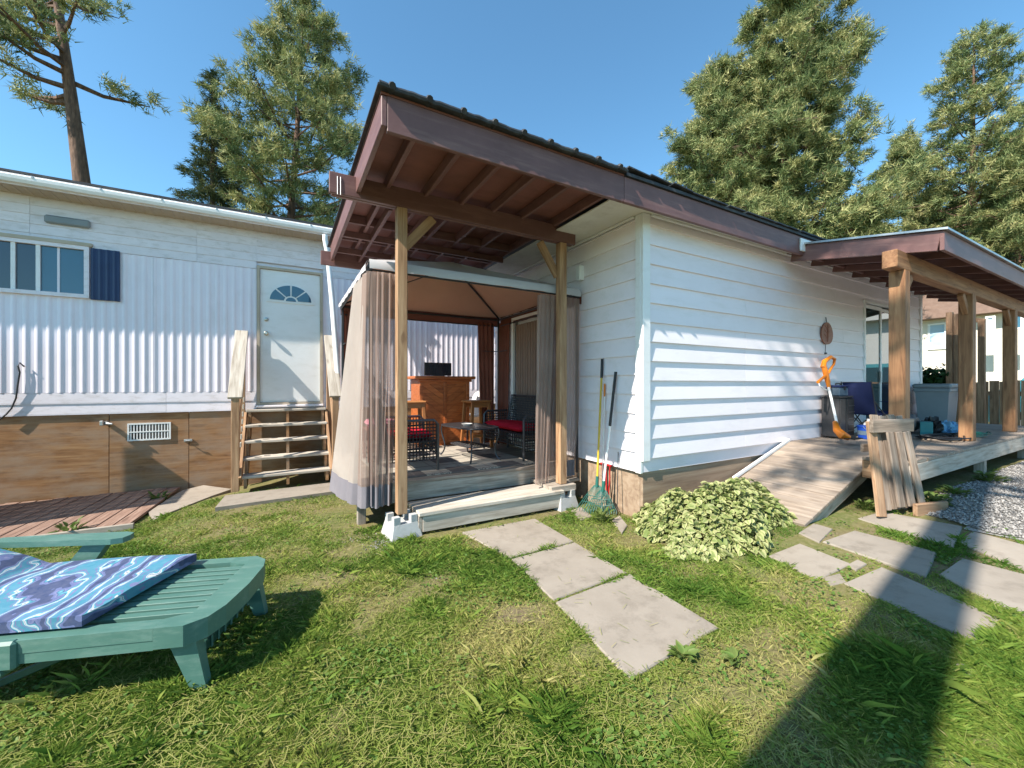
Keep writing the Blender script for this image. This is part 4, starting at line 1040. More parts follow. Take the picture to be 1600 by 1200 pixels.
# ramp: planks across, falling toward the lawn
RXT, RXB = 5.92, 4.22; RZB = -1.315
def rzz(x): return SZ_+(RZB-SZ_)*(RXT-x)/(RXT-RXB)
rp = thing('ramp', 'weathered plank ramp from the lawn up to the side porch', 'ramp', (5.1, 2.5, -1.38))
RB = Vector((5.1, 2.5, -1.38))
dl = Vector((RXB-RXT, 0, RZB-SZ_)); Ls = dl.length; du = dl/Ls; upn = Vector((-du.z, 0, du.x)); upn = upn if upn.z > 0 else -upn
s = .07; k = 0
while s < Ls:
    c = Vector((RXT, 0, SZ_))+du*s-upn*.018
    beam(rp, 'plank', Vector((c.x, 1.96, c.z))-RB, Vector((c.x, 2.93, c.z))-RB, .143, .036, M['deck'], upn, .005); s += .148; k += 1
for y in (2.0, 2.88): beam(rp, 'bearer', Vector((RXT-.02, y, SZ_-.11))-RB, Vector((RXB+.06, y, RZB-.085))-RB, .038, .12, M['greywood'])
beam(rp, 'edge_trim', Vector((RXT+.05, 2.955, SZ_+.02))-RB, Vector((RXB+.5, 2.955, rzz(RXB+.5)+.02))-RB, .03, .04, M['trim'])
block(rp, 'end_cleat', Vector((RXB-.06, 1.97, RZB-.12))-RB, Vector((RXB+.02, 2.9, RZB-.04))-RB, M['greywood'])

# ------------------------------------------------------------------ folded trestles leaning by the ramp
tr = thing('folding_trestle', 'folded weathered wooden trestle standing at the ramp corner', 'trestle', (5.38, 1.76, g(5.38, 1.76)), math.radians(-16))
beam(tr, 'top_bar', (-.30, -.085, .86), (.25, -.085, .86), .036, .13, M['trestle'], bev=.006)
beam(tr, 'foot_bar', (-.0, -.26, .06), (.42, -.26, .06), .04, .12, M['fencewood'], bev=.006)
beam(tr, 'leg', (-.33, -.20, .0), (-.235, -.035, .90), .10, .034, M['fencewood'], (0, -1, .2), .006)
for i in range(4):
    beam(tr, 'slat', (-.20+.13*i, -.16+.01*i, .04), (-.145+.098*i, .0-.008*i, .965-.012*(i % 2)), .094, .024, M['trestle'] if i % 2 else M['trestle'], (0, -1, .2), .005)
for i in range(3):
    beam(tr, 'slat', (-.10+.15*i, -.215+.008*i, .08), (-.10+.11*i, -.115, .80), .085, .022, M['trestle'] if i % 2 else M['trestle'], (0, -1, .2), .005)
beam(tr, 'leg', (.20, -.05, .0), (.12, .05, .88), .09, .034, M['fencewood'], (0, -1, .2), .006)
beam(tr, 'back_bar', (-.2, .075, .62), (.24, .075, .62), .03, .08, M['trestle'], bev=.006)

# ------------------------------------------------------------------ things on the side porch
dz_ = SZ_+.0012
def dp(u, v): return pix(u, v, Z=SZ_)
p = dp(1296, 681); ax = 6.95
fr_ = thing('low_cabinet', 'low dark cabinet against the white siding', 'cabinet', (7.03, 2.83, dz_))
block(fr_, 'carcass', (-.20, -.10, .02), (.20, .12, .58), M['applianceblack'], .01); block(fr_, 'top', (-.21, -.115, .581), (.21, .125, .605), M['applianceblack'], .006)
block(fr_, 'door', (-.03, -.13, .03), (.195, -.1005, .57), M['black'], .01); block(fr_, 'grille_frame', (-.195, -.118, .03), (-.04, -.1005, .57), M['applianceblack'], .006)
for i in range(5): block(fr_, 'grille_bar', (-.01, -.14, .10+i*.09), (.18, -.1305, .115+i*.09), M['gunmetal'], .003)
for sx_ in (-1, 1):
    for sy_ in (-1, 1): block(fr_, 'foot', (sx_*.17-.02, sy_*.08-.02, 0), (sx_*.17+.02, sy_*.08+.02, .0195), M['black'], .004)
tb = thing('toolbox', 'grey blue toolbox with dark lid on the low cabinet', 'toolbox', (7.06, 2.835, dz_+.606))
block(tb, 'body', (-.13, -.075, 0), (.13, .075, .12), M['greyblue'], .012); block(tb, 'lid', (-.135, -.08, .121), (.135, .08, .155), M['navy'], .01)
mm = MB(); mm.tube([(-.07, 0, .15), (-.07, 0, .18), (.07, 0, .18), (.07, 0, .15)], .009, 8); mm.obj('handle', M['black'], tb, True); block(tb, 'clasp', (-.025, -.088, .085), (.025, -.0805, .14), M['black'], .003)
# camp chair
cc_ = thing('camp_chair', 'folding navy fabric camp chair with a tall back', 'chair', (7.74, 2.66, dz_), math.radians(72))
cc_.scale = (.84, .84, .84)
def cloth(parent, nm, P, mat, sag=.03):
    N = 8; P = [Vector(p) for p in P]; nn = (P[1]-P[0]).cross(P[3]-P[0]).normalized(); vs = []; fs = []
    for i in range(N+1):
        for j in range(N+1):
            a, b = i/N, j/N; p = P[0].lerp(P[1], a).lerp(P[3].lerp(P[2], a), b)-nn*sag*math.sin(math.pi*a)*math.sin(math.pi*b); vs.append(p)
    vs2 = [v_+nn*.004 for v_ in vs]; n1 = len(vs)
    for i in range(N):
        for j in range(N):
            q = i*(N+1)+j; fs.append((q, q+N+1, q+N+2, q+1)); fs.append((n1+q, n1+q+1, n1+q+N+2, n1+q+N+1))
    m = MB(); m.add(vs+vs2, fs); return m.obj(nm, mat, parent, True)
cloth(cc_, 'seat', [(-.26, -.25, .44), (.26, -.25, .44), (.24, .22, .38), (-.24, .22, .38)], M['navy'], .05)
cloth(cc_, 'backrest', [(-.24, .22, .40), (.24, .22, .40), (.25, .38, .96), (-.25, .38, .96)], M['navy'], .05)
for s in (-1, 1):
    for (a, b) in (((s*.27, -.26, 0), (s*.25, .30, .62)), ((s*.27, .30, 0), (s*.27, -.26, .60)), ((s*.25, .26, .36), (s*.26, .39, .97)), ((s*.27, -.27, .0), (-s*.25, -.26, .43)), ((s*.27, .30, .0), (-s*.25, .26, .42))):
        mm = MB(); mm.tube([a, b], .010, 7); mm.obj('frame_tube', M['blackmetal'], cc_, True)
    cloth(cc_, 'armrest', [(s*.31, -.28, .61), (s*.24, -.28, .61), (s*.24, .28, .63), (s*.31, .28, .63)], M['navy'], .015)
# second low dark chair / bag pile
bg_ = thing('duffel_bag', 'slumped black duffel bag beneath the glass door', 'bag', (8.6, 2.6, dz_), math.radians(10))
mm = MB(); prof = []
N1, N2 = 14, 12; vs = []; fs = []
rb = random.Random(5)
for i in range(N1+1):
    t = i/N1; x = -.42+.84*t; e = max(.05, (1-(2*t-1)**6))
    for j in range(N2):
        a = 2*math.pi*j/N2; r = .17*e*(1+rb.uniform(-.08, .08)); zz = max(0, .15+r*.95*math.sin(a)); vs.append((x, r*1.15*math.cos(a), zz))
for i in range(N1):
    for j in range(N2): fs.append((i*N2+j, i*N2+(j+1) % N2, (i+1)*N2+(j+1) % N2, (i+1)*N2+j))
fs += [tuple(range(N2)), tuple(N1*N2+j for j in range(N2))]
mm.add(vs, fs); mm.obj('body', M['applianceblack'], bg_, True)
mm = MB(); mm.tube(bez((-.15, -.05, .30), (-.1, -.06, .42), (.1, -.06, .42), (.15, -.05, .30)), .012, 7); mm.obj('handle', M['black'], bg_, True)
bk = thing('paint_bucket', 'blue plastic bucket with white band at the foot of the camp chair', 'bucket', (7.20, 2.55, dz_))
mm = MB(); mm.lathe([(.085, 0), (.095, .01), (.105, .17), (.112, .172), (.112, .19), (.10, .19), (.0, .185)], seg=24); mm.obj('body', M['bluep'], bk, True)
mm = MB(); mm.lathe([(.1015, .06), (.1045, .12)], seg=24); mm.f = [f for f in mm.f if len(f) == 4]; mm.mi = [0]*len(mm.f); mm.obj('label_band', M['greyblue'], bk, True)
mm = MB(); mm.tube(bez((-.11, 0, .18), (-.12, -.05, .10), (.12, -.1, .06), (.11, 0, .18)), .004, 6); mm.obj('handle', M['galv'], bk, True)
jg = thing('jug', 'white plastic jug hanging below the camp chair', 'jug', (7.42, 2.60, dz_))
mm = MB(); mm.lathe([(.06, 0), (.075, .015), (.075, .16), (.055, .21), (.025, .24), (.025, .27), (.0, .27)], seg=18); mm.obj('body', M['white'], jg, True)
mm = MB(); mm.tube(bez((.07, 0, .08), (.12, 0, .1), (.12, 0, .2), (.04, 0, .22)), .009, 7); mm.obj('handle', M['white'], jg, True)
# storage bin
bn = thing('storage_bin', 'tall grey plastic storage bin with lid and dark handle', 'bin', (10.25, 2.62, dz_), math.radians(4))
mm = MB(); a, b, h = .36, .215, .70
mm.add([(-a+.05, -b+.04, 0), (a-.05, -b+.04, 0), (a-.05, b-.04, 0), (-a+.05, b-.04, 0), (-a, -b, h), (a, -b, h), (a, b, h), (-a, b, h)], [(3, 2, 1, 0), (4, 5, 6, 7), (0, 1, 5, 4), (1, 2, 6, 5), (2, 3, 7, 6), (3, 0, 4, 7)]); mm.obj('body', M['greybin'], bn)
block(bn, 'lid', (-a-.03, -b-.03, h+.001), (a+.03, b+.03, h+.085), M['greybin'], .025); block(bn, 'rim', (-a-.015, -b-.015, h-.06), (a+.015, b+.015, h-.001), M['greybin'], .01)
mm = MB(); mm.tube([(.18, -b-.015, h-.02), (.18, -b-.06, h-.05), (.18, -b-.06, h-.14), (.30, -b-.06, h-.14), (.30, -b-.06, h-.05), (.30, -b-.015, h-.02)], .013, 7); mm.obj('handle', M['black'], bn, True)
sh = thing('shovel', 'long handled shovel leaning on the house corner behind the bin', 'shovel', (10.72, 2.90, dz_))
mm = MB(); mm.tube([(0, 0, .25), (.18, .18, 1.28)], .016, 8); mm.obj('handle', M['greywood2'], sh, True)
mm = MB(); mm.prism([(-.1, -.03, .0), (.1, -.03, .0), (.12, -.01, .12), (.1, .0, .27), (-.1, .0, .27), (-.12, -.01, .12)], (0, .008, 0)); mm.obj('blade', M['gunmetal'], sh)
p = dp(1482, 664)
tbo = MB(); tbo.lathe([(.045, 0), (.05, .01), (.05, .20), (.03, .25), (.018, .26), (.018, .29), (0, .29)], seg=18); o = tbo.obj('bottle', M['tealp'], None, True, (10.3, 2.27, dz_)); tag(o, 'teal plastic bottle beside the grey storage bin', 'bottle')
def crumple(name, loc, r, mat, label, cat, seed):
    me = bpy.data.meshes.new(name); bm = bmesh.new(); bmesh.ops.create_icosphere(bm, subdivisions=3, radius=1); rr = random.Random(seed)
    for v_ in bm.verts:
        k = .75+.35*math.sin(7*v_.co.x+seed)*math.sin(6*v_.co.y+1)+rr.uniform(-.10, .10); v_.co = Vector((v_.co.x*r[0]*k, v_.co.y*r[1]*k, max(0, v_.co.z*.9+.55)*r[2]*k))
    bm.to_mesh(me); bm.free(); setmat(me, mat); o = link(bpy.data.objects.new(name, me)); o.location = loc; tag(o, label, cat); return o
crumple('plastic_sheet', (9.25, 2.25, dz_), (.22, .17, .15), M['cyancloth'], 'crumpled pale blue plastic sheet in front of the storage bin', 'sheet', 2)
crumple('dark_bag', (8.95, 2.35, dz_), (.16, .15, .2), M['black'], 'crumpled black bag beside the pale blue plastic sheet', 'bag', 4)
cn = thing('carton', 'teal and white carton standing beside the crumpled black bag', 'carton', (8.62, 2.32, dz_), .3)
block(cn, 'box', (-.08, -.07, 0), (.08, .07, .20), M['tealp'], .004); block(cn, 'label', (-.02, -.0725, .03), (.075, -.0705, .18), M['white'], .0005)
# coiled hose / cable heap on the planks
def hose(name, c, R, turns, r, mat, label, seed):
    rr = random.Random(seed); pts = []
    for i in range(turns*26):
        a = 2*math.pi*i/26; k = R*(1+.22*math.sin(a*.37+seed)+.1*math.sin(1.7*a)); pts.append((k*1.6*math.cos(a)+.12*math.sin(i*.11), k*.8*math.sin(a)+.06*math.sin(i*.07), r+.004+.010*(i/26 % 3)+.012*(math.sin(i*.5)+1)))
    m = MB(); m.tube(pts, r, 6); o = m.obj(name, mat, None, True, c); tag(o, label, 'hose')
hose('hose', (8.0, 2.0, dz_), .22, 7, .010, M['black'], 'tangled black hose lying on the porch planks', 2)
hose('hose', (8.9, 1.87, dz_), .13, 4, .009, M['rgreen'], 'dark green coiled hose near the second cedar post', 5)
# string trimmer leaning on the wall
tm = thing('string_trimmer', 'orange string trimmer with white shaft leaning on the siding', 'trimmer', (6.55, 2.40, dz_))
TB = Vector((6.55, 2.40, dz_))
def tp_(u, v, y): return pix(u, v, Y=y)-TB
s0, s1 = tp_(1295, 606, 2.82), tp_(1308, 663, 2.55)
mm = MB(); mm.tube([s0, s1], .016, 10); mm.obj('shaft', M['white'], tm, True)
hd = [tp_(1305, 660, 2.56), tp_(1308, 672, 2.50), tp_(1316, 680, 2.44), tp_(1326, 684, 2.40)]
mm = MB(); mm.tube(hd, [.028, .045, .055, .035], 12); mm.obj('motor_head', M['orange'], tm, True)
mm = MB(); a = hd[-1]; mm.prism([a+Vector((-.10, -.10, -.012)), a+Vector((.14, -.10, -.012)), a+Vector((.16, .06, -.012)), a+Vector((-.06, .10, -.012))], (0, 0, .012)); mm.obj('guard', M['black'], tm)
bd = [tp_(1296, 608, 2.82), tp_(1293, 595, 2.84), tp_(1290, 582, 2.86), tp_(1287, 572, 2.88)]
mm = MB(); mm.tube(bd, [.020, .032, .036, .034], 10); mm.obj('body', M['orange'], tm, True)
mm = MB(); mm.tube([tp_(1286, 574, 2.88), tp_(1288, 565, 2.88), tp_(1298, 558, 2.88), tp_(1304, 561, 2.88), tp_(1303, 569, 2.88), tp_(1297, 578, 2.87), tp_(1293, 586, 2.86)], [.034, .032, .026, .022, .017, .017, .017], 9); mm.obj('handle_loop', M['orange'], tm, True)
mm = MB(); mm.tube([tp_(1291, 586, 2.86), tp_(1284, 592, 2.84), tp_(1278, 597, 2.80)], [.02, .018, .02], 8); mm.obj('side_grip', M['orange'], tm, True)
mm = MB(); mm.tube([tp_(1279, 598, 2.80), tp_(1281, 603, 2.78), tp_(1288, 608, 2.79), tp_(1295, 610, 2.81)], .008, 6); mm.obj('cord', M['white'], tm, True)
# copper leaf plaque
pl = pix(1291, 521, Y=YW-.03)
wp = thing('wall_plaque', 'oval copper leaf plaque with hanging cord on the siding', 'plaque', (pl.x, YW-.026, pl.z))
mm = MB(); mm.prism([(.17*math.cos(a)*(1-.12*math.sin(a)), 0, .165*math.sin(a)) for a in np.linspace(0, 2*math.pi, 32, endpoint=False)], (0, -.02, 0)); mm.obj('plate', M['copper'], wp)
mm = MB(); mm.tube([(.0, -.021, -.13), (.0, -.026, 0), (.01, -.021, .14)], .008, 6); mm.obj('midrib', M['copper'], wp)
for s in (-1, 1):
    for k in range(3): mm = MB(); mm.tube([(0, -.021, -.08+.07*k), (s*.09, -.021, -.02+.07*k)], .005, 5); mm.obj('vein', M['copper'], wp)
mm = MB(); mm.tube([(0, -.008, .16), (-.012, -.004, .24)], .006, 6); mm.obj('cord', M['black'], wp); mm = MB(); mm.tube([(-.03, -.008, -.165), (-.035, -.006, -.28)], .004, 6); mm.obj('cord', M['black'], wp)
mm = MB(); mm.lathe([(0, -.025), (.02, -.02), (.022, 0), (0, .01)], (-.036, -.008, -.29), 10); mm.obj('pendant', M['gunmetal'], wp, True)

# ------------------------------------------------------------------ garden tools on the short wall
def ep(u, v, off=.05): return pix(u, v, X=XE-off)
def leaf_rake(label, top, bot, grip_len, hmat, gmat, tmat, spread, seed):
    b = ep(*bot, .22); gzv = g(b.x, b.y); o = thing('leaf_rake', label, 'rake', (b.x, b.y, gzv))
    tpt = ep(*top, .035)-Vector((b.x, b.y, gzv)); neck = Vector((0, 0, 0)).lerp(tpt, .20)
    gp_ = tpt.lerp(neck, grip_len)
    mm = MB(); mm.tube([neck, gp_], .0125, 10); mm.obj('handle', hmat, o, True)
    mm = MB(); mm.tube([gp_, tpt], .0155, 10); mm.obj('grip', gmat, o, True)
    mm = MB(); mm.tube([neck+(neck-tpt).normalized()*.07, neck+(tpt-neck).normalized()*.05], [.02, .018], 10); mm.obj('socket', tmat, o, True)
    rr = random.Random(seed); N = 15
    side = Vector((.755, -.655, 0)).normalized()
    for i in range(N):
        f = -1+2*i/(N-1); end = side*(f*spread)+Vector((.0, .0, .028+.035*abs(f)))+Vector((-.05, -.055, 0))
        st_ = neck+(neck-tpt).normalized()*.05+side*(f*.03)
        mm = MB(); mm.tube([st_, st_.lerp(end, .5)+Vector((0, 0, .01)), end, end+Vector((-.012, -.008, -.026))], [.003, .0034, .0034, .0025], 5); mm.obj('tine', tmat, o)
    for q in (.45, .72):
        pts = []
        for i in range(N):
            f = -1+2*i/(N-1); end = side*(f*spread)+Vector((-.05, -.055, .028+.035*abs(f))); st_ = neck+(neck-tpt).normalized()*.05+side*(f*.03); pts.append(st_.lerp(end, q)+Vector((-.004, -.003, .006)))
        mm = MB(); mm.tube(pts, .004, 5); mm.obj('tine_brace', tmat, o)
    return o
leaf_rake('green leaf rake with yellow handle and black grip against the wall', (941, 561), (931, 796), .16, M['yellow'], M['black'], M['rgreen'], .20, 1)
leaf_rake('leaf rake with white and black handle leaning beside the yellow one', (962, 581), (938, 800), .48, M['white'], M['black'], M['rgreen'], .17, 2)
def stake(name, label, cat, top, bot, r, mat, tipmat=None, cross=None):
    b = ep(*bot, .10); z0 = g(b.x, b.y); o = thing(name, label, cat, (b.x, b.y, z0)); t_ = ep(*top, .04)-Vector((b.x, b.y, z0))
    mm = MB(); mm.tube([(0, 0, 0), t_], r, 8); mm.obj('shaft', mat, o, True)
    if tipmat: mm = MB(); mm.tube([t_.lerp(Vector((0, 0, 0)), .1), t_+Vector((0, 0, .005))], r*1.6, 8); mm.obj('grip', tipmat, o, True)
    if cross:
        mm = MB(); mm.tube([t_+Vector((0, .09, .0)), t_-Vector((0, .09, .0))], .014, 8); mm.obj('cross_grip', cross, o, True)
        for s in (-.06, .06): mm = MB(); mm.tube([t_+Vector((0, s, 0)), t_+Vector((0, s, -.16)), t_+Vector((0, s*.6, -.36))], .008, 7); mm.obj('prong', cross, o, True)
stake('marker_rod', 'thin white marker rod with orange top between the rakes', 'rod', (945, 600), (940, 782), .006, M['white'], M['orange'])
stake('weed_puller', 'short red handled weeding fork below the siding', 'tool', (947, 726), (948, 784), .008, M['redp'], None, M['redp'])
stake('metal_stake', 'thin dark metal stake leaning near the corner board', 'stake', (966, 706), (964, 784), .005, M['gunmetal'])

# ------------------------------------------------------------------ sun lounger and its cushion
aax = Vector((-.945, .33, 0)).normalized(); foot = Vector((-.18, 2.63, 0)); lz = -1.43
lg = thing('sun_lounger', 'green plastic slatted sun lounger on the lawn', 'lounger', (foot.x, foot.y, lz), math.atan2(aax.y, aax.x))
HW = .375; TZ = .345; XH = 1.18       # local x from foot to head; hinge at XH
# side rails with rounded foot corners
for s in (-1, 1):
    P = [(.22, s*HW), (XH, s*HW), (XH, s*(HW-.075)), (.22, s*(HW-.075))]
    m = MB(); m.prism([(x, y, TZ-.055) for x, y in P], (0, 0, .055)); m.obj('side_rail', M['lgreen'], lg)
    m = MB(); m.prism([(.22, s*(HW-.003), TZ-.10), (XH, s*(HW-.003), TZ-.10), (XH, s*(HW-.03), TZ-.10), (.22, s*(HW-.03), TZ-.10)], (0, 0, .0445)); m.obj('side_skirt', M['lgreen'], lg)
m = MB(); P = [(.2195, -HW), (.10, -HW+.0), (.03, -HW+.06), (0, -HW+.16), (-.012, 0), (0, HW-.16), (.03, HW-.06), (.10, HW), (.2195, HW), (.2195, HW-.075), (.16, HW-.10), (.12, HW-.11), (.12, -HW+.11), (.16, -HW+.10), (.2195, -HW+.075)]
top = [(x, y, TZ) for x, y in P]; m.prism([(x, y, TZ-.095) for x, y in P], (0, 0, .095)); m.obj('foot_rail', M['lgreen'], lg)
ns = 9
for i in range(ns):
    y = -HW+.115+(i+.5)*(2*HW-.23)/ns
    o = block(lg, 'slat', (.115, y-.0195, TZ-.028), (XH-.04, y+.0195, TZ-.006), M['lgreen'], .0012)
block(lg, 'cross_rail', (XH-.04, -HW+.076, TZ-.05), (XH, HW-.076, TZ-.002), M['lgreen'], .006)
block(lg, 'cross_rail', (.62, -HW+.076, TZ-.062), (.68, HW-.076, TZ-.03), M['lgreen'], .006)
# joint brackets on the side rails
for s in (-1, 1):
    block(lg, 'hinge_bracket', (.72, s*(HW-.004)-.018, TZ-.12), (.86, s*(HW-.004)+.022, TZ+.004), M['lgreen'], .012)
    mm = MB(); mm.tube([(.79, s*(HW-.03), TZ-.125), (.79, s*(HW+.02), TZ-.125)], .028, 12); mm.obj('hinge_pin', M['lgreen'], lg, True)
# backrest
an = math.radians(20); bl = .80
def bp(d, y, h=0): return (XH+.01+d*math.cos(an)-h*math.sin(an), y, TZ-.01+d*math.sin(an)+h*math.cos(an))
for s in (-1, 1): beam(lg, 'back_rail', bp(0, s*(HW-.035)), bp(bl, s*(HW-.035)), .07, .045, M['lgreen'], bev=.01)
for i in range(9): beam(lg, 'back_slat', bp(.05+i*.085, -HW+.07), bp(.05+i*.085, HW-.07), .06, .022, M['lgreen'], (-math.sin(an), 0, math.cos(an)), .006)
beam(lg, 'back_rail', bp(bl, -HW), bp(bl, HW), .06, .05, M['lgreen'], bev=.012)
# base rails under the backrest
for s in (-1, 1): block(lg, 'base_rail', (XH+.001, s*(HW-.04)-.03, TZ-.10), (1.92, s*(HW-.04)+.03, TZ-.045), M['lgreen'], .01)
for (x0, x1) in ((.12, .05), (1.02, 1.12), (1.80, 1.88)):
    for s in (-1, 1):
        m = MB(); y = s*(HW-.06); a0 = .05
        m.add([(x1-.03, y-.022, 0), (x1+.03, y-.022, 0), (x1+.03, y+.022, 0), (x1-.03, y+.022, 0), (x0-.055, y-.03, TZ-.0955), (x0+.055, y-.03, TZ-.0955), (x0+.055, y+.03, TZ-.0955), (x0-.055, y+.03, TZ-.0955)], [(3, 2, 1, 0), (4, 5, 6, 7), (0, 1, 5, 4), (1, 2, 6, 5), (2, 3, 7, 6), (3, 0, 4, 7)]); m.obj('leg', M['lgreen'], lg)
# ribbed foot brace seen under the foot end, and diagonal struts
beam(lg, 'foot_brace', (.12, -HW+.08, .13), (.12, HW-.08, .13), .03, .05, M['dgreen'])
for i in range(9): block(lg, 'brace_rib', (.098, -HW+.12+i*.064, .10), (.1045, -HW+.135+i*.064, .16), M['lgreen'], .002)
for s in (-1, 1): beam(lg, 'strut', (.50, s*.22, TZ-.1), (1.0, s*.22, .05), .025, .035, M['dgreen'])
# armrests
for s in (-1, 1):
    y = s*(HW+.035); m = MB(); P = []
    for x, w_ in ((0.82, .0), (0.83, .045), (0.88, .065), (1.05, .06), (1.35, .05), (1.50, .04)): P.append((x, y-w_))
    for x, w_ in reversed(((0.82, .0), (0.83, .045), (0.88, .065), (1.05, .06), (1.35, .05), (1.50, .04))): P.append((x, y+w_))
    P = [P[0]]+P[1:6]+P[6:11]
    if s == -1:
        m.prism([(x, yy, TZ+.135+.02*(x-.82)) for x, yy in P], (0, 0, .032)); m.obj('armrest', M['lgreen'], lg)
        m = MB(); m.add([(1.04, y-.03, TZ-.05), (1.18, y-.03, TZ-.05), (1.18, y+.03, TZ-.05), (1.04, y+.03, TZ-.05), (.92, y-.03, TZ+.137), (1.04, y-.03, TZ+.137), (1.04, y+.03, TZ+.137), (.92, y+.03, TZ+.137)], [(3, 2, 1, 0), (4, 5, 6, 7), (0, 1, 5, 4), (1, 2, 6, 5), (2, 3, 7, 6), (3, 0, 4, 7)]); m.obj('arm_support', M['lgreen'], lg)
# cushion with a wavy print
n = NT('wave_print_cloth'); v = n.coord(rand=False)
wv = n.node('ShaderNodeTexWave', wave_type='BANDS', bands_direction='X'); wv.inputs['Scale'].default_value = 1.0; wv.inputs['Distortion'].default_value = 15; wv.inputs['Detail'].default_value = 4; wv.inputs['Detail Scale'].default_value = 1.3; wv.inputs['Detail Roughness'].default_value = .55
mpn = n.node('ShaderNodeMapping'); mpn.inputs['Rotation'].default_value = (0, 0, -.45); mpn.inputs['Scale'].default_value = (1.9, .9, 1.9); n.con(v, mpn.inputs[0]); n.con(mpn.outputs[0], wv.inputs[0])
cr_ = n.ramp(wv.outputs['Fac'], [(.0, (.015, .025, .09)), (.12, (.09, .11, .25)), (.24, (.14, .15, .29)), (.32, (.02, .06, .16)), (.37, (.03, .21, .28)), (.45, (.10, .34, .40)), (.50, (.50, .54, .56)), (.59, (.02, .03, .08)), (.62, (.50, .54, .56)), (.68, (.04, .24, .32)), (.80, (.12, .13, .27)), (.90, (.03, .20, .28))], 'CONSTANT')
n.color(n.mix(.12, cr_, n.ramp(n.noise(v, 30, 4, .6), [(.3, (.1, .2, .35)), (.7, (.5, .55, .7))]))); n.rough(.85); n.bump(n.noise(v, 240, 2, .5), .2, .002); M['wave'] = n.m
N, Wc = 46, 14; vs = []; fs = []
C0, C1, TH = .47, 1.95, .068; hw = HW-.045
def cpos(sx, h):
    d = C0+(C1-C0)*sx
    if d < XH: return d, TZ+.004+h
    e = d-XH; b = min(1, e/.12); ang = an*b
    return XH+e*math.cos(an)*1.0-h*math.sin(ang), TZ+.02+e*math.sin(an)+h*math.cos(ang)-.012*(1-b)
rr = random.Random(2)
for side in (0, 1):
    for i in range(N+1):
        for j in range(Wc+1):
            a = i/N; b = -1+2*j/Wc; puff = .72+.28*(1-abs(b)**8)**.4*(1-abs(2*a-1)**22)**.4
            h = TH*.5+(TH*.5*(.85+.12*math.cos(b*1.4)) if side == 0 else -TH*.5)*puff
            if side == 0: h += .010*math.sin(a*55)*max(0, (a-.45))*(1-b*b)+.004*math.sin(7*b+9*a)
            x, z = cpos(a+ (.035*b if a < .2 else .035*b*max(0, 1-(a-.2)*3)), h); vs.append((x, b*hw, z))
n1 = (N+1)*(Wc+1)
for s in (0, 1):
    for i in range(N):
        for j in range(Wc):
            q = s*n1+i*(Wc+1)+j; f = (q, q+Wc+1, q+Wc+2, q+1); fs.append(f if s == 0 else f[::-1])
for i in range(N):      # side walls
    for j in (0, Wc):
        q = i*(Wc+1)+j; fs.append((q, q+Wc+1, n1+q+Wc+1, n1+q))
for j in range(Wc):
    for i in (0, N):
        q = i*(Wc+1)+j; fs.append((q, q+1, n1+q+1, n1+q))
m = MB(); m.add(vs, fs); cu = m.obj('lounger_cushion', M['wave'], None, True, lg.location); cu.rotation_euler = lg.rotation_euler; tag(cu, 'long cushion with wavy blue, purple and white print on the lounger', 'cushion')
# ------------------------------------------------------------------ fence and tall gate posts beyond the porch
FXp = 13.0
fn = thing('plank_fence', 'brown plank fence beyond the side porch', 'fence', (FXp, 3.0, g(FXp, 3)))
gF = fn.location.z; rf = random.Random(6)
y = -2.2; i = 0
while y < 7.0:
    topz = .06+rf.uniform(-.03, .03)-gF-(.0 if y < 2.8 else -.05)
    beam(fn, 'plank', (rf.uniform(-.004, .004), y-3, .02), (0, y-3, topz), .135, .02, M['fencewood'], (1, 0, 0), .003); y += .139 if i % 3 else .146; i += 1
for z in (.3, 1.05): beam(fn, 'rail', (.03, -5.2, z), (.03, 4.0, z), .036, .09, M['fencewood'])
for yv in (-2.0, -.2, 1.5, 4.8, 6.4): beam(fn, 'post', (.09, yv-3, 0), (.09, yv-3, 1.3), .09, .09, M['fencewood'], (1, 0, 0))
ab = thing('gate_arbor', 'tall timber gate posts joined by a cross rail', 'arbor', (FXp-.35, 3.0, g(FXp-.35, 3)))
AX = FXp-.35; az = ab.location.z
def ay(u): return pix(u, 600, X=AX).y
h1 = pix(1485, 488, X=AX).z-az; h2 = pix(1534, 500, X=AX).z-az
for (u, h) in ((1484, h1), (1496, h1-.05), (1534, h2)): beam(ab, 'post', (0, ay(u)-3, 0), (0, ay(u)-3, h), .10, .10, M['fencewood'], (1, 0, 0))
beam(ab, 'cross_rail', (0.07, ay(1480)-3, h1-.10), (.07, ay(1538)-3, h2-.02), .035, .09, M['fencewood'])
beam(ab, 'cross_rail', (0.07, ay(1480)-3, 1.15), (.07, ay(1500)-3, 1.15), .035, .09, M['fencewood'])

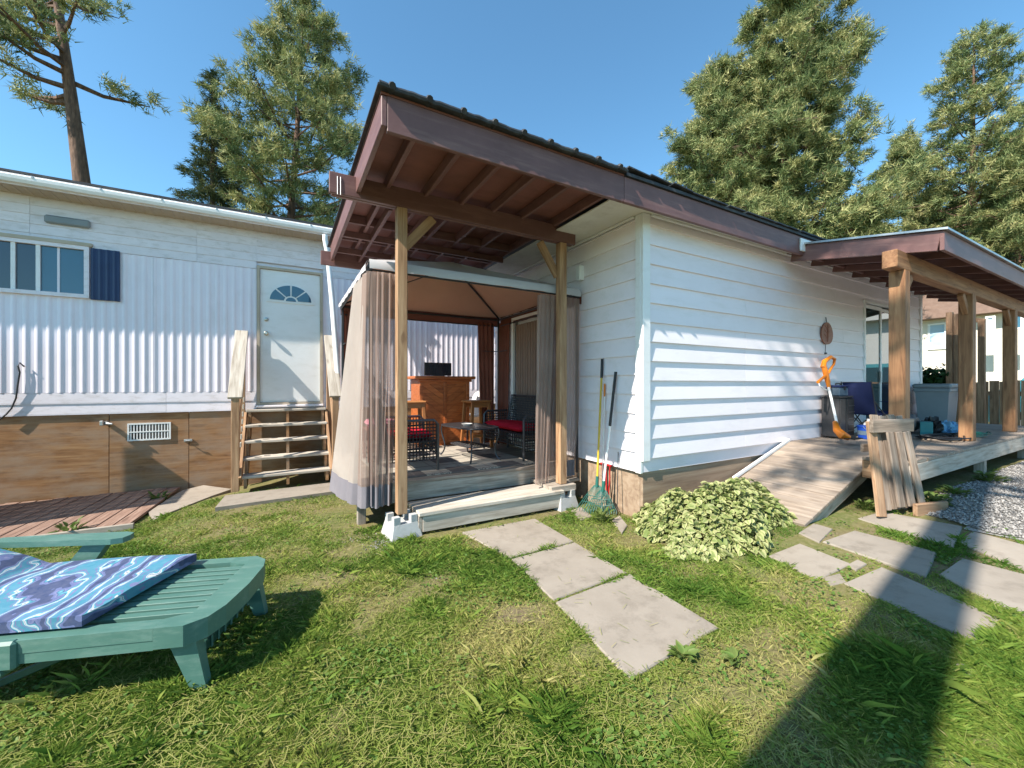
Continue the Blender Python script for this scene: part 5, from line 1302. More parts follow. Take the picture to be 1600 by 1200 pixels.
# ------------------------------------------------------------------ neighbour's house and car
nm = paint('cream_stucco', (.74, .68, .58), (.68, .62, .53), .8, 2)
nr = paint('brown_roof_tiles', (.24, .155, .12), (.18, .115, .09), .8, 6, .5, (.3, .22, .18))
nb = thing('neighbour_house', 'cream house with brown gabled roof and white garage beyond the fence', 'house', (24, 4, g(24, 4)))
NB = Vector(nb.location)
def LN(p): return Vector(p)-NB
m = MB(); m.box(LN((24, 2.2, -1.4)), LN((33, 9.5, 2.75))); m.obj('wall', nm, nb)
m = MB(); m.box(LN((22.6, -5.5, -1.4)), LN((33, 2.195, 2.9))); m.obj('garage_wall', M['white'], nb)
m = MB(); m.prism([LN((23.4, 2.0, 2.72)), LN((23.4, 10.0, 2.72)), LN((23.4, 6.0, 4.6))], (10.2, 0, 0)); m.obj('roof', nr, nb)
m = MB(); m.prism([LN((23.35, 1.9, 2.62)), LN((23.35, 6.0, 4.52)), LN((23.35, 10.1, 2.62)), LN((23.35, 10.1, 2.78)), LN((23.35, 6.0, 4.68)), LN((23.35, 1.9, 2.78))], (.12, 0, 0)); m.obj('barge_board', M['white'], nb)
m = MB(); m.prism([LN((22.1, -6, 2.88)), LN((22.1, 2.6, 2.88)), LN((26.6, 2.6, 4.4)), LN((26.6, -6, 4.4))], (0, 0, .12)); m.obj('roof', nr, nb)
m = MB(); m.box(LN((22.05, -6, 2.74)), LN((22.095, 2.6, 2.98))); m.obj('fascia', M['white'], nb)
def nwin(x, y0, y1, z0, z1, glassm='glassblue', blind=False):
    w_ = link(bpy.data.objects.new('window', None), nb)
    for (a, b) in (((x-.06, y0, z0), (x-.001, y1, z0+.07)), ((x-.06, y0, z1-.07), (x-.001, y1, z1)), ((x-.06, y0, z0+.07), (x-.001, y0+.07, z1-.07)), ((x-.06, y1-.07, z0+.07), (x-.001, y1, z1-.07))): block(w_, 'frame', LN(a), LN(b), M['white'], .005)
    block(w_, 'pane', LN((x-.02, y0+.07, z0+.07)), LN((x-.002, y1-.07, z1-.07)), M['blind'] if blind else M[glassm], .002)
nwin(24, pix(1480, 500, X=24).y, pix(1450, 500, X=24).y, pix(1465, 546, X=24).z, pix(1465, 505, X=24).z, blind=True)
nwin(22.6, pix(1600, 500, X=22.6).y, pix(1583, 500, X=22.6).y, pix(1590, 515, X=22.6).z, pix(1590, 491, X=22.6).z)
nwin(22.6, pix(1556, 500, X=22.6).y, pix(1540, 500, X=22.6).y, pix(1548, 520, X=22.6).z, pix(1548, 494, X=22.6).z, blind=True)
gd = link(bpy.data.objects.new('garage_door', None), nb)
for i in range(4):
    for j in range(4):
        block(gd, 'panel', LN((22.56, -1.8+j*.95, -1.3+i*.55)), LN((22.598, -1.8+j*.95+.9, -1.3+i*.55+.5)), M['white'], .01)
# suv
car_paint = NT('turquoise_car_paint'); car_paint.color((.05, .30, .34)); car_paint.rough(.25); car_paint.b.inputs['Coat Weight'].default_value = .6; cp = car_paint.m
cv = thing('parked_car', 'turquoise car parked behind the plank fence', 'car', (16.2, .9, g(16.2, .9)))
prof = [(-2.2, .35), (-2.25, .6), (-2.15, .98), (-1.35, 1.08), (-.75, 1.62), (1.25, 1.66), (1.85, 1.12), (2.15, 1.0), (2.22, .6), (2.15, .35)]
low = [(-2.2, .32), (-2.25, .6), (-2.15, 1.0), (-1.35, 1.10), (1.95, 1.12), (2.17, 1.0), (2.22, .6), (2.15, .32)]
m = MB(); m.prism([(-.88, y, z) for y, z in low], (1.76, 0, 0)); m.obj('body', cp, cv)
cab = [(-1.30, 1.101, .82), (-.78, 1.86, .64), (1.15, 1.88, .64), (1.80, 1.121, .82)]
m = MB(); m.add([(-w_, y, z) for y, z, w_ in cab]+[(w_, y, z) for y, z, w_ in cab], [(0, 1, 2, 3), (7, 6, 5, 4), (1, 5, 6, 2), (0, 4, 5, 1), (3, 2, 6, 7), (0, 3, 7, 4)]); m.obj('cabin', cp, cv)
def cquad(nm_, P, off): m = MB(); m.prism([Vector(p) for p in P], off); m.obj(nm_, M['glassteal'], cv)
cquad('windscreen', [(-.70, -1.22, 1.23), (.70, -1.22, 1.23), (.60, -.84, 1.79), (-.60, -.84, 1.79)], (0, -.012, .008)); cquad('rear_window', [(-.66, 1.70, 1.25), (.66, 1.70, 1.25), (.58, 1.25, 1.78), (-.58, 1.25, 1.78)], (0, .012, .008))
for s in (-1, 1):
    for (a, b) in ((-.98, .05), (.13, 1.45)):
        zt1 = 1.76; q = lambda y, z: (s*(.82-.18*(z-1.10)/.77+.004), y, z)
        ya = a+.28 if a < -.5 else a; yb = b-.28 if b > 1 else b
        cquad('side_window', [q(a, 1.22), q(b, 1.22), q(yb, zt1), q(ya, zt1)], (s*.006, 0, 0))
    for y in (-1.45, 1.4):
        w_ = link(bpy.data.objects.new('wheel', None), cv)
        m = MB(); m.tube([(s*.70, y, .33), (s*.905, y, .33)], .33, 24); m.obj('tyre', M['black'], w_); m = MB(); m.tube([(s*.9055, y, .33), (s*.915, y, .33)], .2, 18); m.obj('rim', M['galv'], w_)
    block(cv, 'headlight', (s*.62-.16, -2.26, .72), (s*.62+.16, -2.19, .88), M['white'], .02); block(cv, 'tail_light', (s*.7-.12, 2.14, .78), (s*.7+.12, 2.225, .95), M['redp'], .02)

# ------------------------------------------------------------------ leaves: shrub and vine
def leaf_geo(n_len=5):
    """one ovate leaf: length 1 along +Y, folded along the midrib; returns verts, tris, uv"""
    ys_ = [0, .15, .38, .65, .85, 1.0]; ws = [0.03, .27, .41, .33, .15, 0.0]
    V = []; U = []
    for y, w_ in zip(ys_, ws):
        for s in (-1, 0, 1): V.append((s*w_, y, abs(s)*w_*.28-.22*y*y)); U.append((.5+.5*s, y))
    F = []
    for i in range(5):
        for s in range(2):
            q = i*3+s; F += [(q, q+1, q+4), (q, q+4, q+3)]
    return np.array(V), np.array(F), np.array(U)
def leaf_mat(name, edge, mid_, dark, margin=.55, trans=.3):
    n = NT(name); uv = n.node('ShaderNodeUVMap'); sp = n.node('ShaderNodeSeparateXYZ'); n.con(uv.outputs[0], sp.inputs[0])
    d = n.math('MULTIPLY', n.math('ABSOLUTE', n.math('SUBTRACT', sp.outputs[0], .5)), 2.0)
    f = n.noise(n.coord(rand=True), 24, 4, .6); d2 = n.math('ADD', d, n.math('MULTIPLY', n.math('SUBTRACT', f, .5), .9))
    c = n.ramp(d2, [(margin-.12, mid_), (margin+.12, edge)]); at = n.node('ShaderNodeAttribute', attribute_name='tint')
    c = n.mix(n.math('MULTIPLY', at.outputs['Fac'], .6), c, dark)
    n.color(n.vary(c, .15)); n.rough(.55); n.b.inputs['Specular IOR Level'].default_value = .25
    t = n.node('ShaderNodeBsdfTranslucent'); n.con(c, t.inputs[0]); mx = n.node('ShaderNodeMixShader'); mx.inputs[0].default_value = trans
    n.con(n.b.outputs[0], mx.inputs[1]); n.con(t.outputs[0], mx.inputs[2]); n.con(mx.outputs[0], n.out.inputs[0]); return n.m
LV, LF, LU = leaf_geo()
def frames(dirs, roll, ups):
    y = dirs/np.linalg.norm(dirs, axis=1, keepdims=True); x = np.cross(y, ups); x /= np.linalg.norm(x, axis=1, keepdims=True)+1e-9; z = np.cross(x, y)
    c, s = np.cos(roll)[:, None], np.sin(roll)[:, None]; x2 = x*c+z*s; z2 = np.cross(x2, y); return x2, y, z2
def leaves(pos, dirs, size, roll, tint, ws=1.0):
    n0 = len(pos); x, y, z = frames(dirs, roll, np.tile([0, 0, 1.0], (n0, 1)))
    V = pos[:, None]+size[:, None, None]*(ws*LV[None, :, 0, None]*x[:, None]+LV[None, :, 1, None]*y[:, None]+LV[None, :, 2, None]*z[:, None])
    k = len(LV); F = (np.arange(n0)*k)[:, None, None]+LF[None]; U = np.tile(LU, (n0, 1))
    return V.reshape(-1, 3), F.reshape(-1, 3), U, np.repeat(tint, k)
vleaf = leaf_mat('variegated_leaf', (.50, .49, .23), (.29, .35, .12), (.22, .28, .08), .34)
vineleaf = leaf_mat('vine_leaf', (.05, .10, .025), (.035, .08, .018), (.02, .04, .012), .5, .25)
weedleaf = leaf_mat('weed_leaf', (.13, .20, .045), (.10, .17, .035), (.17, .18, .06), .5, .3)
rs = np.random.RandomState(11)
def mound(n0, c, r, hgt, seed, zfun):
    rs = np.random.RandomState(seed); a = rs.uniform(0, 2*np.pi, n0); q = rs.uniform(0, 1, n0)**.5
    ph = 1-.9*q**2.2; lump = 1+.16*np.sin(3*a+2.1)+.11*np.sin(7*a+1)+.05*np.sin(13*a)
    x = c[0]+r[0]*q*np.cos(a)*lump; y = c[1]+r[1]*q*np.sin(a)*lump; base = zfun(x, y)
    z = base+hgt*ph*(.80+.26*np.sin(5*x+2)*np.sin(6*y+1)+.10*np.sin(14*x)*np.sin(15*y))*rs.uniform(.70, 1.06, n0)
    a2 = rs.uniform(0, 2*np.pi, n0); out = np.stack([np.cos(a)*(.2+.5*q)+.75*np.cos(a2), np.sin(a)*(.2+.5*q)+.75*np.sin(a2), .25-.75*q**1.5+rs.normal(0, .3, n0)], -1)
    return np.stack([x, y, np.maximum(z, base+.02)], -1), out
sb = thing('variegated_shrub', 'low mounded shrub with cream and green variegated leaves by the foundation', 'shrub', (3.62, 2.47, g(3.62, 2.47)))
sB = np.array(sb.location)
P, Dd = mound(8500, (3.66, 2.47), (.90, .50), .50, 3, gz)
V, F, U, T = leaves(P-sB, Dd, np.clip(rs.lognormal(-3.15, .36, len(P)), .02, .085), rs.normal(0, .7, len(P)), rs.uniform(0, 1.5, len(P))**2.2)
o = link(bpy.data.objects.new('foliage', mesh_np('foliage', V, F, vleaf, False, U, T)), sb); tag(o, kind='stuff')
single = mesh_np('leaf', LV, LF, vleaf, False, LU, np.zeros(len(LV)))
P, Dd = mound(1500, (3.66, 2.47), (.92, .52), .53, 9, gz)
dist = np.linalg.norm(P-np.array([2.2, .2, -.2]), axis=1); sel = np.argsort(dist)[:750]; rs.shuffle(sel); sel = sel[:290]
for i in sel:
    lf = bpy.data.objects.new('leaf', single); link(lf, sb); d = Vector(Dd[i]).normalized(); x = d.cross(Vector((0, 0, 1))).normalized(); z = x.cross(d)
    Mx = Matrix((x, d, z)).transposed().to_4x4(); Mx = Mx @ Matrix.Rotation(rs.uniform(-.5, .5), 4, 'Y') @ Matrix.Scale(rs.uniform(.04, .07), 4); Mx.translation = Vector(P[i]-sB); lf.matrix_basis = Mx
mm = MB(); rr = random.Random(3)
for i in range(40):
    a = rr.uniform(0, 6.28); q = rr.uniform(.1, .8); mm.tube([(.2*q*math.cos(a), .15*q*math.sin(a), -.02), (.7*q*math.cos(a), .42*q*math.sin(a), .35*(1-.7*q))], [.005, .003], 5)
mm.obj('stems', M['rgreen'], sb)
# vine on the fence
vn = thing('fence_vine', 'dark green leafy vine hanging over the plank fence', 'vine', (12.75, 3.5, g(12.75, 3.5)))
n0 = 1800; a = rs.uniform(0, 1, n0); yv = 3.05+1.2*a; zv = rs.normal(.12, .13, n0); mk = rs.uniform(0, 1, n0) < .35; zv[mk] = rs.uniform(-.8, .2, mk.sum()); yv[mk] = 3.35+rs.normal(0, .10, mk.sum())
P = np.stack([12.80+rs.normal(0, .09, n0), yv, zv], -1); Dd = np.stack([-np.abs(rs.normal(.6, .3, n0)), rs.normal(0, .6, n0), rs.normal(-.2, .5, n0)], -1)
V, F, U, T = leaves(P-np.array(vn.location), Dd, rs.uniform(.06, .12, n0), rs.uniform(-.8, .8, n0), rs.uniform(0, 1, n0)); tag(link(bpy.data.objects.new('foliage', mesh_np('foliage', V, F, vineleaf, False, U, T)), vn), kind='stuff')
mm = MB(); mm.tube([(.12, -.15, 0), (.10, -.1, .6), (.05, 0, 1.3), (.05, .4, 1.45)], .018, 7); mm.tube([(.05, 0, 1.3), (.05, -.4, 1.4)], .012, 6); mm.obj('stem', M['darkred'], vn, True)

# weeds
def weed(u, v, size, nl, label, upright=.35, seed=1, name='weed'):
    z = -1.4
    for _ in range(5): p = pix(u, v, Z=z); z = g(p.x, p.y)
    rs_ = np.random.RandomState(seed); a = rs_.uniform(0, 2*np.pi, nl)
    sc = 1 if nl < 25 else 2.6; rr_ = rs_.uniform(0, 1, nl)*(.02 if nl < 25 else size*1.3); base = np.stack([rr_*np.cos(a), rr_*np.sin(a), np.full(nl, .01)], -1)+rs_.uniform(0, 1, (nl, 1))*np.array([0, 0, size*upright*.6*sc])
    d = np.stack([np.cos(a), np.sin(a), rs_.uniform(.2, 1.2, nl)*upright*2.2], -1)
    V, F, U, T = leaves(base, d, size*rs_.uniform(.6, 1.1, nl), rs_.uniform(-.4, .4, nl), rs_.uniform(0, 1, nl), .62)
    o = link(bpy.data.objects.new(name, mesh_np(name, V, F, weedleaf, False, U, T))); o.location = (p.x, p.y, z); tag(o, label, 'weed', 'weeds'); return o
weed(1068, 1030, .07, 24, 'broad leaved weed at the corner of the largest path slab', .4, 1)
weed(1150, 1036, .07, 14, 'small flat weed in the dry lawn off the corner of the largest path slab', .3, 2)
weed(247, 790, .09, 40, 'tall yellowish weed at the end of the boardwalk', .9, 3)
weed(108, 838, .08, 40, 'leafy weed against the edge of the boardwalk', .8, 4)
weed(940, 818, .07, 60, 'bushy weed in front of the rakes', .9, 5)
weed(1436, 795, .09, 70, 'clump of weeds behind the folded trestle', .8, 6)
weed(1462, 792, .08, 60, 'low weeds under the side porch rim', .7, 7)
weed(315, 778, .07, 60, 'yellow green weed patch on the concrete apron', .5, 8)
weed(1352, 798, .07, 50, 'small weeds at the foot of the folded trestle', .6, 9)
weed(958, 778, .05, 30, 'pale seedling beside the stake', .9, 10)
weed(1545, 755, .09, 70, 'weeds along the gravel below the side porch', .6, 12)
weed(1490, 775, .08, 60, 'weeds spilling onto the gravel from the side porch', .5, 13)

# ------------------------------------------------------------------ grass (uncountable)
n = NT('grass_blade'); at = n.node('ShaderNodeAttribute', attribute_name='tint')
c = n.ramp(at.outputs['Fac'], [(.0, (.075, .15, .02)), (.35, (.165, .25, .04)), (.62, (.25, .30, .06)), (.85, (.40, .37, .13)), (1, (.47, .40, .18))])
n.color(c); n.rough(.6); n.b.inputs['Specular IOR Level'].default_value = .2
t = n.node('ShaderNodeBsdfTranslucent'); n.con(c, t.inputs[0]); mx = n.node('ShaderNodeMixShader'); mx.inputs[0].default_value = .35
n.con(n.b.outputs[0], mx.inputs[1]); n.con(t.outputs[0], mx.inputs[2]); n.con(mx.outputs[0], n.out.inputs[0]); M['grass'] = n.m
rs = np.random.RandomState(21)
def vnoise(x, y, s, seed):
    r = np.random.RandomState(seed); G = r.uniform(0, 1, (64, 64)); X = x/s+100; Y = y/s+100
    xi = np.floor(X).astype(int); yi = np.floor(Y).astype(int); fx = X-xi; fy = Y-yi; fx = fx*fx*(3-2*fx); fy = fy*fy*(3-2*fy)
    a = G[xi % 64, yi % 64]; b = G[(xi+1) % 64, yi % 64]; c_ = G[xi % 64, (yi+1) % 64]; d = G[(xi+1) % 64, (yi+1) % 64]
    return (a*(1-fx)+b*fx)*(1-fy)+(c_*(1-fx)+d*fx)*fy
def fbm(x, y, s, seed): return .55*vnoise(x, y, s, seed)+.3*vnoise(x, y, s*.45, seed+1)+.15*vnoise(x, y, s*.2, seed+2)
Nc = 2100000
# sample in view space: uniform in screen-ish to spread density
uu = rs.uniform(-60, 1660, Nc); vv = 690+ (1225-690)*rs.uniform(0, 1, Nc)**.95
r_ = (uu-800)/FPX; tt = 1.42*FPX/(vv-600); gxp = (FW.x+RT.x*r_)*tt; gyp = (FW.y+RT.y*r_)*tt
dd = np.hypot(gxp, gyp)
keep = (dd < 9) & (gyp < 7.6)
dens = np.clip(.36*dd**1.1/2.2, .22, .5)       # thin the near field, where each blade shows larger
keep &= rs.uniform(0, 1, Nc) < dens
for q in SLABS:
    qa = np.array(q); qc = qa.mean(0); dq = qa-qc; q2 = qc+dq*(1-.025/np.linalg.norm(dq, axis=1, keepdims=True)*1.0)
    keep &= ~inpoly(gxp, gyp, [tuple(t_) for t_ in q2])
keep &= ~((gxp > .66) & (gyp > 4.15)); keep &= ~((gxp > sX0-.03) & (gxp < sX1) & (gyp > sY0-.13) & (gyp < 4.3))
keep &= ~((gxp > XE-.05) & (gyp > 2.95)); keep &= ~(inpoly(gxp, gyp, GPOLY)); keep &= ~((gxp > 5.5) & (gyp > 1.62)); keep &= ~((gxp < bx0.x+.05) & (gyp > 5.74))
keep &= ~((gxp > -1.6) & (gxp < .75) & (gyp > 6.62)); keep &= ~((np.abs(gxp-PX0) < .13) & (np.abs(gyp-PY) < .14)); keep &= ~((gxp > 4.3) & (gxp < 6) & (gyp > 1.98) & (gyp < 2.95))
keep &= ~((((gxp-3.62)/.72)**2+((gyp-2.47)/.42)**2) < 1)
keep &= ~((gxp > 6.3) & (gyp < 1.6) & (gyp > -6))
# bare and dry patches
bare = fbm(gxp, gyp, .55, 5); 
spots = np.zeros(Nc)
for (u, v, r0) in ((545, 900, .28), (560, 780, .35), (575, 815, .25), (990, 850, .28), (1190, 905, .33), (1100, 960, .2), (560, 860, .2), (840, 960, .2), (1180, 1040, .35)):
    p = pix(u, v, Z=-1.42); spots = np.maximum(spots, np.exp(-((gxp-p.x)**2+(gyp-p.y)**2)/(r0*r0)*1.6))
side_pth = (gxp > 3.7) & (gyp < 1.95)          # path area: sparse weeds between slabs
thin = np.clip(1.25-1.15*spots-.95*np.clip((bare-.48)*4.2, 0, 1), .05, 1); thin = np.where(side_pth, thin*np.clip((fbm(gxp, gyp, .3, 40)-.42)*4, .02, .6), thin)
keep &= rs.uniform(0, 1, Nc) < thin
gxp, gyp, spots, bare = gxp[keep], gyp[keep], spots[keep], bare[keep]; n0 = len(gxp)
lush = fbm(gxp, gyp, .45, 60); clump = fbm(gxp, gyp, .12, 80)
hgt = (.013+.027*np.clip((lush-.35)*2.2, 0, 1)+.020*np.clip((clump-.60)*6, 0, 1))*rs.uniform(.5, 1.35, n0)
tall = rs.uniform(0, 1, n0) < .004; hgt[tall] *= 2.2
wid = .0009+.0008*rs.uniform(0, 1, n0)+.0002*np.hypot(gxp, gyp)
az_ = rs.uniform(0, 2*np.pi, n0); lean = np.abs(rs.normal(.95, .55, n0))*hgt; la = rs.uniform(0, 2*np.pi, n0)
base = np.stack([gxp, gyp, gz(gxp, gyp)-.004], -1)
sd_ = np.stack([np.cos(az_), np.sin(az_), 0*az_], -1)*wid[:, None]; le = np.stack([np.cos(la), np.sin(la), 0*la], -1)*lean[:, None]; upv = np.stack([0*hgt, 0*hgt, hgt], -1)
v0 = base-sd_; v1 = base+sd_; v2 = base+le*.4+upv*.65+sd_*.8; v4 = base+le+upv
V = np.stack([v0, v1, v2, v4], 1).reshape(-1, 3); I = (np.arange(n0)*4)[:, None]
F = np.concatenate([I+np.array([[0, 1, 2]]), I+np.array([[0, 2, 3]])], 0)
dry = np.clip(.26+.75*(fbm(gxp, gyp, .9, 90)-.5)*2.0+.5*spots+.35*np.clip((bare-.42)*3, 0, 1)-.35*np.clip((lush-.5)*3, 0, 1)+rs.normal(0, .17, n0), 0, .90)
gr = link(bpy.data.objects.new('grass', mesh_np('grass', V, F, M['grass'], False, None, np.repeat(dry, 4)))); tag(gr, 'short patchy green and straw coloured lawn grass', 'grass', kind='stuff')
print('grass blades', n0)
# dry clippings lying on the lawn
n0 = 13000; uu = rs.uniform(0, 1300, n0); vv = rs.uniform(760, 1210, n0); r_ = (uu-800)/FPX; tt = 1.42*FPX/(vv-600); cx0 = (FW.x+RT.x*r_)*tt; cy0 = (FW.y+RT.y*r_)*tt
kk = ~((cx0 > .66) & (cy0 > 3.8)) & (cy0 < 6.0) & (cx0 < 3.6)
for q in SLABS: kk &= ~(inpoly(cx0, cy0, q) & (rs.uniform(0, 1, n0) < .96))
cx0, cy0 = cx0[kk], cy0[kk]; n0 = len(cx0); a = rs.uniform(0, 2*np.pi, n0); ln_ = rs.uniform(.012, .04, n0); z0 = gz(cx0, cy0)+rs.uniform(.012, .03, n0)
onslab = np.zeros(n0, bool)
for q in SLABS: onslab |= inpoly(cx0, cy0, q)
z0[onslab] = gz(cx0[onslab], cy0[onslab])+.027
dx = np.stack([np.cos(a)*ln_, np.sin(a)*ln_, rs.normal(0, .004, n0)], -1); px_ = np.stack([-np.sin(a)*.0013, np.cos(a)*.0013, 0*a], -1); b0 = np.stack([cx0, cy0, z0], -1)
V = np.stack([b0-dx-px_, b0+dx-px_, b0+dx+px_, b0-dx+px_], 1).reshape(-1, 3); F = (np.arange(n0)*4)[:, None]+np.array([[0, 1, 2, 3]])
tag(link(bpy.data.objects.new('dry_clippings', mesh_np('dry_clippings', V, F, M['grass'], False, None, np.repeat(rs.uniform(.55, .9, n0), 4)))), 'dry grass clippings scattered over the lawn', 'clippings', kind='stuff')

# clover and plantain leaves mixed into the lawn (uncountable)
cloverm = leaf_mat('clover_leaf', (.13, .24, .045), (.10, .20, .035), (.20, .26, .06), .5, .3)
n0 = 30000; uu = rs.uniform(-20, 1620, n0); vv = rs.uniform(770, 1215, n0); r_ = (uu-800)/FPX; tt = 1.42*FPX/(vv-600); cx0 = (FW.x+RT.x*r_)*tt; cy0 = (FW.y+RT.y*r_)*tt
kk = (cy0 < 5.9) & ~((cx0 > .62) & (cy0 > 3.6)) & (cx0 < 5.4) & (rs.uniform(0, 1, n0) < np.clip((fbm(cx0, cy0, .35, 120)-.53)*6, 0, 1)) & (rs.uniform(0, 1, n0) < np.clip(np.hypot(cx0, cy0)*.30, .15, 1)) & ~((((cx0-3.62)/.7)**2+((cy0-2.47)/.4)**2) < 1) & ~((cx0 > 4.2) & (cy0 > 1.95))
for q in SLABS: kk &= ~inpoly(cx0, cy0, q)
cx0, cy0 = cx0[kk], cy0[kk]; n0 = len(cx0); a = rs.uniform(0, 2*np.pi, n0)
P = np.stack([cx0, cy0, gz(cx0, cy0)+rs.uniform(.004, .03, n0)], -1); Dd = np.stack([np.cos(a), np.sin(a), rs.uniform(-.1, .8, n0)], -1)
V, F, U, T = leaves(P, Dd, rs.uniform(.011, .026, n0), rs.normal(0, .4, n0), rs.uniform(0, 1, n0))
tag(link(bpy.data.objects.new('clover', mesh_np('clover', V, F, cloverm, False, U, T))), 'clover and small broad leaved plants spread through the lawn', 'clover', kind='stuff'); print('clover', n0)

# gravel stones and soil crumbs (uncountable)
n = NT('gravel_stone'); at = n.node('ShaderNodeAttribute', attribute_name='tint')
n.color(n.ramp(at.outputs['Fac'], [(0, (.09, .085, .08)), (.5, (.22, .205, .19)), (1, (.38, .355, .325))])); n.rough(.9); M['stone'] = n.m
def stones(x, y, size, name, zoff=.02):
    n0 = len(x); b = np.array([[1, 0, 0], [-1, 0, 0], [0, 1, 0], [0, -1, 0], [0, 0, .8], [0, 0, -.6]]); Fb = np.array([[0, 2, 4], [2, 1, 4], [1, 3, 4], [3, 0, 4], [2, 0, 5], [1, 2, 5], [3, 1, 5], [0, 3, 5]])
    a = rs.uniform(0, 6.28, n0); ca, sa = np.cos(a), np.sin(a); k = b[None]*rs.uniform(.6, 1.3, (n0, 6, 1)); X = k[..., 0]*ca[:, None]-k[..., 1]*sa[:, None]; Y = k[..., 0]*sa[:, None]+k[..., 1]*ca[:, None]
    c0 = np.stack([x, y, gz(x, y)+zoff], -1)
    V = c0[:, None]+np.stack([X, Y, k[..., 2]], -1)*size[:, None, None]; F = (np.arange(n0)*6)[:, None, None]+Fb[None]
    return tag(link(bpy.data.objects.new(name, mesh_np(name, V.reshape(-1, 3), F.reshape(-1, 3), M['stone'], False, None, np.repeat(rs.uniform(0, 1, n0), 6)))), kind='stuff')
gx_ = 5.2+7.5*rs.uniform(0, 1, 26000)**1.5; gy_ = rs.uniform(-.3, 1.55, 26000); kk = inpoly(gx_, gy_, GPOLY)
tag(stones(gx_[kk], gy_[kk], rs.uniform(.006, .017, kk.sum()), 'gravel', .022), 'grey gravel spread over the drive', 'gravel')
p = pix(572, 805, Z=-1.42); q = pix(600, 860, Z=-1.42)
sx_ = np.concatenate([rs.normal(p.x, .22, 1500), rs.normal(.8, .12, 500)]); sy_ = np.concatenate([rs.normal(p.y, .28, 1500), rs.normal(3.7, .25, 500)]); kk = sy_ < 4.1
tag(stones(sx_[kk], sy_[kk], rs.uniform(.004, .011, kk.sum()), 'pebbles', .004), 'small pebbles in the bare soil beside the pale pier block', 'pebbles')

# ------------------------------------------------------------------ trees
n = NT('conifer_bark'); f = n.noise(n.coord((6, 6, 1.2), rand=False), 2.4, 6, .65); n.color(n.ramp(f, [(.3, (.045, .028, .02)), (.55, (.15, .085, .055)), (.75, (.26, .16, .11))])); n.rough(.9); n.bump(f, .8, .03); M['bark'] = n.m
def needle_mat(name, stops):
    n = NT(name); at = n.node('ShaderNodeAttribute', attribute_name='tint'); c = n.ramp(at.outputs['Fac'], stops); n.color(c); n.rough(.6); n.b.inputs['Specular IOR Level'].default_value = .2
    t = n.node('ShaderNodeBsdfTranslucent'); n.con(c, t.inputs[0]); mx = n.node('ShaderNodeMixShader'); mx.inputs[0].default_value = .22
    n.con(n.b.outputs[0], mx.inputs[1]); n.con(t.outputs[0], mx.inputs[2]); n.con(mx.outputs[0], n.out.inputs[0]); return n.m
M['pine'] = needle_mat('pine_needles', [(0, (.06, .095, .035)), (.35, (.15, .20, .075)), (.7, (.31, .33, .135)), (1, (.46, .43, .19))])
M['fir_n'] = needle_mat('fir_needles', [(0, (.06, .085, .04)), (.5, (.125, .155, .07)), (.9, (.22, .22, .09)), (1, (.33, .29, .11))])
